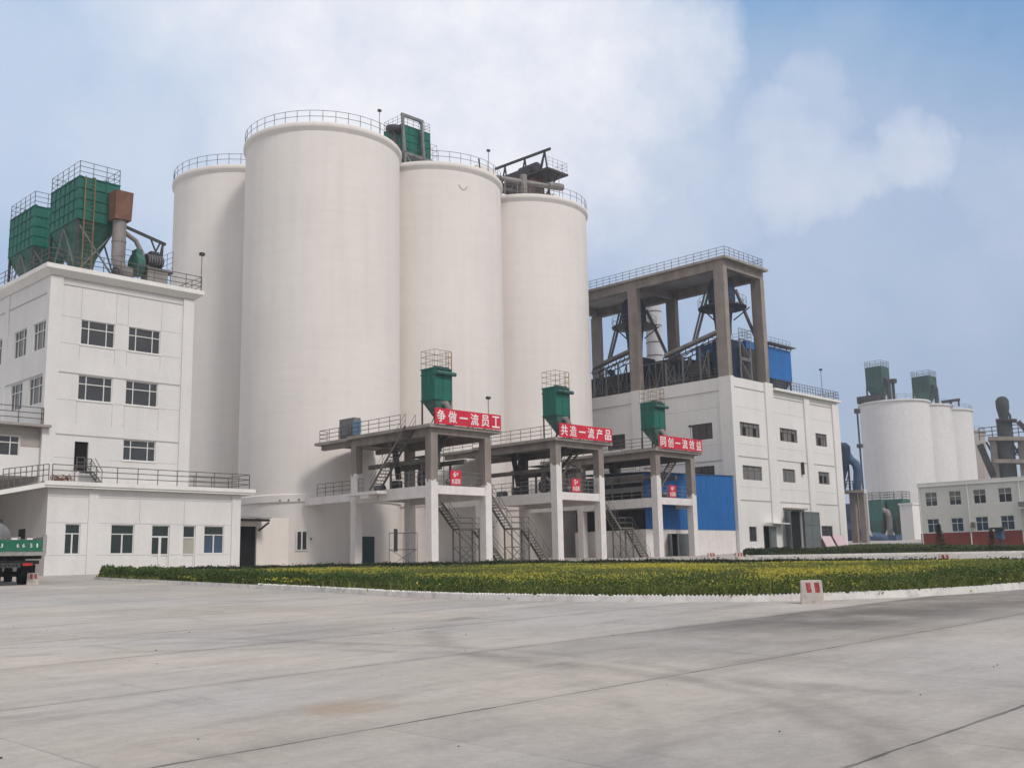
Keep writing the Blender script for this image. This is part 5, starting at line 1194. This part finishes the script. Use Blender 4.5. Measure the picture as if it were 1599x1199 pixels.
zz = gz(c_.x, c_.y); MB().box(c_.x - .3, c_.x + .3, c_.y - .3, c_.y + .3, zz + 1.0, zz + 1.95).build('lantern', 'blueg', t); MB().box(c_.x - .6, c_.x + .6, c_.y - .6, c_.y + .6, zz + 1.953, zz + 2.1).build('cap', 'steel', t); MB().tube((c_.x, c_.y, zz - .1), (c_.x, c_.y, zz + 1.0), .1, n=6).build('post', 'steel', t)
GP = 'pink striped boards leaning on the mill wall'
for k, (x0, x1) in enumerate(((112.9, 115.2), (115.6, 118.2))):
    y0 = MY - .9; zz = gz(x0, y0)
    t = thing('striped_board', ('left' if k == 0 else 'right') + ' one of two pink and white striped boards leaning below the mill window', 'board', ((x0 + x1) / 2, y0, zz), GP)
    MB().extrude([(x0, y0, zz), (x1, y0, zz), (x1, y0 + .6, zz + 1.35), (x0, y0 + .6, zz + 1.35)], (0, .05, .02)).build('panel', 'pink', t)
    b = MB()
    for j in range(5):
        xa_ = x0 + .1 + j * (x1 - x0 - .1) / 5; b.extrude([(xa_ + .25, y0 - .012, zz + .02), (xa_ + .45, y0 - .012, zz + .02), (xa_ + .2, y0 + .588, zz + 1.33), (xa_, y0 + .588, zz + 1.33)], (0, .008, .003))
    b.build('stripe', 'white', t)

# ------------------------------------------------------------------ truck (seen from behind, cab outside the frame)
tp = at(22, 910, 53.5); tz = gz(tp.x, tp.y)
tr = thing('cargo_truck', 'dirty green and grey cargo truck parked with its numbered tailgate towards the yard', 'truck', (0, 0, 0))
def TB(): return MB()
b = TB(); b.box(-1.25, 1.25, 0, .06, 1.33, 1.52); b.build('lower_tailgate', 'truckw', tr)
b = TB(); b.box(-1.2, 1.08, -.03, .05, 1.53, 2.05)
tg = b.build('tailgate', 'truckg', tr)
b = TB()
for k, ch, x in ((0, 'J', -.62), (1, '6', .06), (2, '6', .30), (3, '5', .62), (4, '1', .88)):
    e = text_mesh(ch, x - .05 if ch != '1' else x - .03, x + .05 if ch != '1' else x + .025, 1.70, 1.88, -.032, .0); o = len(b.v); b.v += e.v; b.f += [tuple(i + o for i in f_) for f_ in e.f]
b.build('painted_number', 'white', tg)
b = TB()
for x in (-.9, -.1, .55): b.box(x - .12, x + .12, -.05, .07, 2.053, 2.12)
b.build('latch', 'white', tr)
b = TB()
for s in (-1, 1):
    b.box(s * 1.25 - .03, s * 1.25 + .03, .07, 6.4, 1.5, 2.2)
    for k in range(8): b.box(s * 1.285 - .02, s * 1.285 + .02, .1 + k * .88, .18 + k * .88, 1.4, 2.22)
b.box(-1.25, 1.25, 6.4, 6.46, 1.5, 2.4); b.build('side_board', 'truckw', tr)
b = TB(); b.box(-1.25, 1.25, .07, 6.4, 1.36, 1.45); b.build('bed_floor', 'steel', tr)
b = TB(); b.box(1.12, 1.27, -.02, .06, 1.53, 2.3); b.box(-1.27, -1.21, -.02, .06, 1.53, 2.3); b.build('corner_post', 'truckw', tr)
b = TB(); b.box(-.45, -.33, .2, 8.6, .85, 1.3); b.box(.33, .45, .2, 8.6, .85, 1.3); b.box(-1.0, 1.0, .0, .12, .95, 1.12); b.box(-1.15, 1.15, .3, 1.2, 1.2, 1.34); b.tube((-.9, 1.5, .52), (.9, 1.5, .52), .12, n=8); b.build('chassis', 'tyre', tr)
b = TB(); b.box(-.9, .22, -.06, 0, .8, 1.0)
bp_ = b.build('bumper_plate', 'steel', tr)
b = TB()
for k in range(6): b.tube((-.75 + k * .16, -.07, .90), (-.75 + k * .16, -.055, .90), .045, n=10)
b.build('bumper_hole', 'black', bp_)
MB().box(.30, .72, -.06, .0, .88, 1.0).build('tail_light', 'lamp', tr); MB().box(-.98, -.93, -.06, .0, .88, 1.0).build('tail_light', 'lamp', tr)
MB().box(.4, 1.0, .8, .83, .45, .95).build('mudflap', 'tyre', tr); MB().box(-1.0, -.4, .8, .83, .45, .95).build('mudflap', 'tyre', tr)
def wheel(x, y, w):
    o = MB().lathe(0, 0, [(.28, -w / 2), (.46, -w / 2), (.52, -w / 2 + .05), (.52, w / 2 - .05), (.46, w / 2), (.28, w / 2)], 28)
    m_ = MB(); m_.v = [(x + q[2], y + q[0], .52 + q[1]) for q in o.v]; m_.f = o.f; k = m_.build('wheel', 'tyre', tr, smooth=True)
    o = MB().lathe(0, 0, [(.05, -w / 2 + .02), (.28, -w / 2 + .04), (.28, w / 2 - .04), (.05, w / 2 - .02)], 16); m_ = MB(); m_.v = [(x + q[2], y + q[0], .52 + q[1]) for q in o.v]; m_.f = o.f; m_.build('rim', 'truckw', k)
for s in (-1, 1):
    wheel(s * .84, 1.5, .27); wheel(s * .53, 1.5, .27); wheel(s * .85, 6.9, .28)
b = TB(); b.box(-1.2, 1.2, 6.6, 8.5, .9, 2.1); b.frustum((-1.2, 1.2, 6.6, 8.5), 2.103, (-1.1, 1.1, 6.7, 8.2), 2.28); b.build('cab', 'truckg', tr)
MB().box(-1.0, 1.0, 6.56, 6.6, 1.6, 2.05).build('cab_window', 'glass', tr)
tr.location = (tp.x, tp.y, tz); tr.rotation_euler.z = -R(11)
tk = thing('steel_drum', 'round grey steel drum standing up out of the truck bed', 'drum', (0, 0, 0))
o = MB().lathe(0, 0, [(.05, -.9), (.5, -.86), (.72, -.7), (.75, -.5), (.75, .6), (.6, .85), (.05, .95)], 24)
m_ = MB(); m_.v = [(q[0], 2.6 + q[2], 2.2 + q[1]) for q in o.v]; m_.f = o.f; m_.build('shell', 'grey', tk, smooth=True); b = MB(); b.tube((.3, 2.4, 2.85), (.3, 2.4, 3.08), .1, n=8); b.build('fitting', 'steel', tk)
tk.location = Vector((tp.x, tp.y, tz)) + Matrix.Rotation(-R(11), 3, 'Z') @ Vector((-.65, 0, 0)); tk.rotation_euler.z = -R(11)

# ------------------------------------------------------------------ concrete barrier blocks with two red bars
blk = thing('barrier_block', 'concrete barrier block with two faded red bars on the kerb, the large one at right', 'barrier', (0, 0, 0), 'concrete barrier blocks with red bars')
b = MB(); b.frustum((-.26, .26, -.2, .2), -.03, (-.235, .235, -.13, .13), .53)
bd = b.build('body', 'block', blk)
md = bd.modifiers.new('bevel', 'BEVEL'); md.width = .02; md.segments = 2
for k, (x0, x1) in enumerate(((-.13, -.02), (.06, .17))):
    b = MB(); F_ = lambda z: -.2 + .07 * (z + .03) / .56 - .004
    b.extrude([(x0 + .02, F_(.25), .25), (x1 + .02, F_(.25), .25), (x1, F_(.475), .475), (x0, F_(.475), .475)], (0, .006, 0)); b.build('red_bar', 'bred', blk)
fd_ = (at(1265, 941, 10) - Vector((0, 0, 0))); 
def put_block(o, x, y, rz): o.location = (x, y, gz(x, y)); o.rotation_euler.z = rz
put_block(blk, 22.72, 12.66, -R(58))
for (x, y, rz, lab) in ((62.5, 42.3, -40, 'tiny far barrier block on the pavement nearest the blue shed'), (62.4, 40.0, -40, 'tiny far barrier block on the pavement nearest the end of the lawn hedge'),
                        (51.5, 21.5, -60, 'barrier block half hidden behind the flower bed, nearer the middle of the lawn'), (53.2, 18.2, -62, 'barrier block half hidden behind the flower bed at the right edge'),
                        (*at(51, 907, 54.5).xy, -22, 'barrier block with red bars beside the truck wheel at the left')):
    o = dup(blk, (x, y, gz(x, y)), lab); o.rotation_euler.z = R(rz)

# ------------------------------------------------------------------ planting
def leaves(name, P, size, m, up=.3, asp=.55):
    """one small leaf quad per point; numpy arrays straight into the mesh"""
    n = len(P); a = rng.normal(size=(n, 3)); a /= np.linalg.norm(a, axis=1)[:, None]
    c = rng.normal(size=(n, 3)); c[:, 2] += up; b_ = np.cross(a, c); b_ /= np.linalg.norm(b_, axis=1)[:, None] + 1e-9
    s = (size * (.6 + .8 * rng.random(n)))[:, None]
    V = np.stack([P - a * s, P - b_ * s * asp, P + a * s, P + b_ * s * asp], 1).reshape(-1, 3)
    return raw(name, V, 4, m)
def raw(name, V, k, m):
    n = len(V) // k; me = bpy.data.meshes.new(name); me.vertices.add(len(V)); me.vertices.foreach_set('co', V.astype(np.float32).ravel())
    me.loops.add(len(V)); me.loops.foreach_set('vertex_index', np.arange(len(V), dtype=np.int32)); me.polygons.add(n)
    me.polygons.foreach_set('loop_start', np.arange(0, len(V), k, dtype=np.int32)); me.polygons.foreach_set('loop_total', np.full(n, k, np.int32))
    me.update(calc_edges=True); me.materials.append(M[m]); o = bpy.data.objects.new(name, me); COL.objects.link(o); return o
def blades(P, h, w, lean=.35):
    """thin upright triangles"""
    n = len(P); a = rng.random(n) * 6.283; d = np.c_[np.cos(a), np.sin(a), np.zeros(n)] * (w * (.6 + .8 * rng.random(n)))[:, None]
    tip = P + np.c_[rng.normal(size=(n, 2)) * lean * h[:, None], h * (.6 + .6 * rng.random(n))]
    return np.stack([P - d, P + d, tip], 1).reshape(-1, 3)
def lump(s, k): return np.sin(s * 1.7 + k) * .5 + np.sin(s * .61 + 2 * k) * .3 + np.sin(s * 4.3 + k * 3) * .2
def hedge(label, line, off0, width, h, n_per_m, size, m, group, sprig=0.0):
    seg = np.r_[0, np.cumsum(np.linalg.norm(np.diff(line, axis=0), axis=1))]; L = seg[-1]
    n = int(L * n_per_m); s = rng.random(n) * L; x = np.interp(s, seg, line[:, 0]); y = np.interp(s, seg, line[:, 1])
    dx = np.interp(s + .3, seg, line[:, 0]) - np.interp(s - .3, seg, line[:, 0]); dy = np.interp(s + .3, seg, line[:, 1]) - np.interp(s - .3, seg, line[:, 1])
    q = np.hypot(dx, dy) + 1e-9; nx, ny = -dy / q, dx / q
    ins = inside(np.c_[x + nx * .4, y + ny * .4], bedpoly); sg = np.where(ins, 1, -1) if group != 'lawn hedges' else np.ones(n)
    u = rng.random(n); t = off0 + width * u
    hh = h * (1 + .20 * lump(s, 1.3) + .13 * rng.normal(size=n))
    edge = np.clip(np.minimum(u, 1 - u) / .18, 0, 1) ** .5
    z = np.where(rng.random(n) < .55, hh * edge * (1 - .25 * rng.random(n) ** 2), hh * edge * rng.random(n))
    if sprig: k = rng.random(n) < sprig; z = np.where(k, hh * (1.05 + .35 * rng.random(n)), z)
    x = x + nx * sg * t; y = y + ny * sg * t
    P = np.c_[x, y, gzv(np.c_[x, y]) + .05 + z]
    d = np.maximum(20, P[:, :2] @ FD)
    o = leaves('hedge_row', P, size * np.clip(d / 30, .8, 2.2), m)
    tag(o, label, 'hedge', group); return o
GH = 'clipped hedges round the flower bed'
fr_line = front[12:]
hedge('clipped green hedge along the saw-tooth kerb at the front of the flower bed', front[17:], .12, .85, .50, 900, .032, 'hedge', GH)
hedge('clipped dark hedge along the back edge of the flower bed before the platforms', back[:-6], .15, .9, .24, 420, .030, 'hedged', GH, .02)
lh = resample(np.array([(100, 58.6), (88.5, 56.4), (76.8, 48.1), (79.6, 41.7), (82.8, 35.7), (85.9, 29), (92.6, 19.6), (100, 8)]), 1.0)
hedge('low dark hedge along the road edge of the far lawn', lh, 0, .9, .45, 260, .03, 'hedged', 'lawn hedges')
# herbs and yellow flowers filling the bed
def scatter(poly, n, shrink=None):
    lo, hi = poly.min(0), poly.max(0); P = []
    while sum(map(len, P)) < n:
        q = lo + rng.random((n, 2)) * (hi - lo); P.append(q[inside(q, poly) & (np.hypot(q[:, 0] - 25.6, q[:, 1] - 56.8) > 2.6)])
    return np.vstack(P)[:n]
def patch(P, k=0):
    x, y = P[:, 0], P[:, 1]
    return .5 + .25 * np.sin(x * .31 + y * .11 + k) + .25 * np.sin(y * .27 - x * .13 + 2 * k) + .2 * np.sin(x * .9 - y * .7 + k) * np.sin(y * .8 + x * .35)
P = scatter(bedpoly, 90000); d = P @ FD; keep = rng.random(len(P)) < np.clip(45 / d, .35, 1); P = P[keep]; P = P[rng.random(len(P)) < np.clip(patch(P, 5.1) * 2.4 - .25, .12, 1)]; d = P @ FD
h = (.26 + .16 * patch(P, 1)) * (1 - .62 * np.clip((d - 38) / 22, 0, 1)); z = gzv(P) + .04; w = .018 * np.clip(d / 28, 1, 2.4)
V = blades(np.c_[P, z], h * 1.25, w)
P2 = np.repeat(P[::2], 2, 0) + rng.normal(size=(len(P[::2]) * 2, 2)) * .08; z2 = gzv(P2) + .05 + rng.random(len(P2)) * np.repeat(h[::2], 2)
tag(raw('bed_herbs', V, 3, 'herb'), 'mixed green herbs and grasses filling the flower bed', 'herbs', kind='stuff')
Q = scatter(bedpoly, 40000); Q = Q[patch(Q, 7.7) + .1 * rng.normal(size=len(Q)) > .68]; hq = .34 * (1 - .6 * np.clip((Q @ FD - 38) / 22, 0, 1))
tag(raw('dry_grass', blades(np.c_[Q, gzv(Q) + .04], hq, .016 * np.clip((Q @ FD) / 28, 1, 2.4)), 3, 'dry'), 'brownish dry grass patches among the herbs of the bed', 'dry grass', kind='stuff')
tag(leaves('bed_foliage', np.c_[P2, z2], .035 * np.clip((P2 @ FD) / 28, 1, 2.2), 'herb'), 'leafy ground cover between the herbs in the flower bed', 'ground cover', kind='stuff')
F = scatter(bedpoly, 150000); cc = scatter(bedpoly, 75); cc = np.vstack([cc, [[25, 26], [26.5, 24.5], [24.2, 28], [27, 28.5], [29, 27], [30.5, 18], [33, 15.5], [28.5, 20.5], [33, 30]] + rng.normal(size=(9, 2)) * .5, cc[:66]]); cw = .35 + 1.9 * rng.random(150) ** 2; ca = rng.random(150) * 3.14; best = np.zeros(len(F))
for c_, w_, a_ in zip(cc, cw, ca):
    d_ = F - c_; u_ = d_[:, 0] * np.cos(a_) + d_[:, 1] * np.sin(a_); v_ = -d_[:, 0] * np.sin(a_) + d_[:, 1] * np.cos(a_)
    best = np.maximum(best, np.exp(-(u_ / (1.8 * w_)) ** 2 - (v_ / (.7 * w_)) ** 2))
F = F[rng.random(len(F)) < best ** 1.5 * .8]
zf = gzv(F) + (.30 + .12 * rng.random(len(F))) * (1 - .6 * np.clip((F @ FD - 38) / 22, 0, 1))
tag(leaves('yellow_flowers', np.c_[F, zf], .037 * np.clip((F @ FD) / 30, 1, 2.0), 'yflower'), 'drifts of small yellow flowers in the bed', 'flowers', kind='stuff')
ln = back[10:-6]; ww = resample(ln, .05)[:, :]; ww = ww[rng.random(len(ww)) < .16] + rng.normal(size=(1, 2)) * 0
ww = ww + rng.normal(size=ww.shape) * .35; ww = np.repeat(ww, 5, 0) + rng.normal(size=(len(ww) * 5, 2)) * .05
zz = gzv(ww) + .20 + .22 * rng.random(len(ww))
tag(leaves('weed_tips', np.c_[ww, zz], np.full(len(ww), .045), 'weed'), 'purplish weed tips sticking up above the back hedge', 'weeds', kind='stuff')
P = scatter(lawnpoly, 45000); V = blades(np.c_[P, gzv(P) + .04], np.full(len(P), .16), .05 * np.ones(len(P)))
tag(raw('lawn_grass', V, 3, 'lawn'), 'long grass of the lawn before mill and office', 'grass', kind='stuff')
# small stones scattered over the yard
b = MB(); rr = random.Random(9)
for k in range(42):
    D_ = 6 + 20 * rr.random() ** 1.3; a = YAW + R(-28 + 56 * rr.random()); x, y = D_ * math.sin(a), D_ * math.cos(a); r_ = .006 + .009 * rr.random()
    b.lathe(x, y, [(r_ * .5, gz(x, y)), (r_, gz(x, y) + r_ * .5), (r_ * .4, gz(x, y) + r_)], 5)
tag(b.build('grit', 'steel'), 'tiny dark stones scattered on the concrete yard', 'stones', kind='stuff')

# ------------------------------------------------------------------ haze
hm = bpy.data.materials.new('summer haze'); hm.use_nodes = True; ht = hm.node_tree
ht.nodes.remove(ht.nodes['Principled BSDF']); pv = ht.nodes.new('ShaderNodeVolumePrincipled')
pv.inputs['Color'].default_value = (.93, .95, 1, 1); pv.inputs['Density'].default_value = .00055; pv.inputs['Anisotropy'].default_value = .2
ht.links.new(pv.outputs[0], ht.nodes['Material Output'].inputs['Volume'])
M['haze'] = hm
MB().box(-6500, 6500, -6500, 6500, -1.2, 56).build('haze', 'haze')
bpy.data.objects['haze']['kind'] = 'stuff'; bpy.data.objects['haze']['label'] = 'thin summer haze in the air over the whole plant'; bpy.data.objects['haze']['category'] = 'haze'
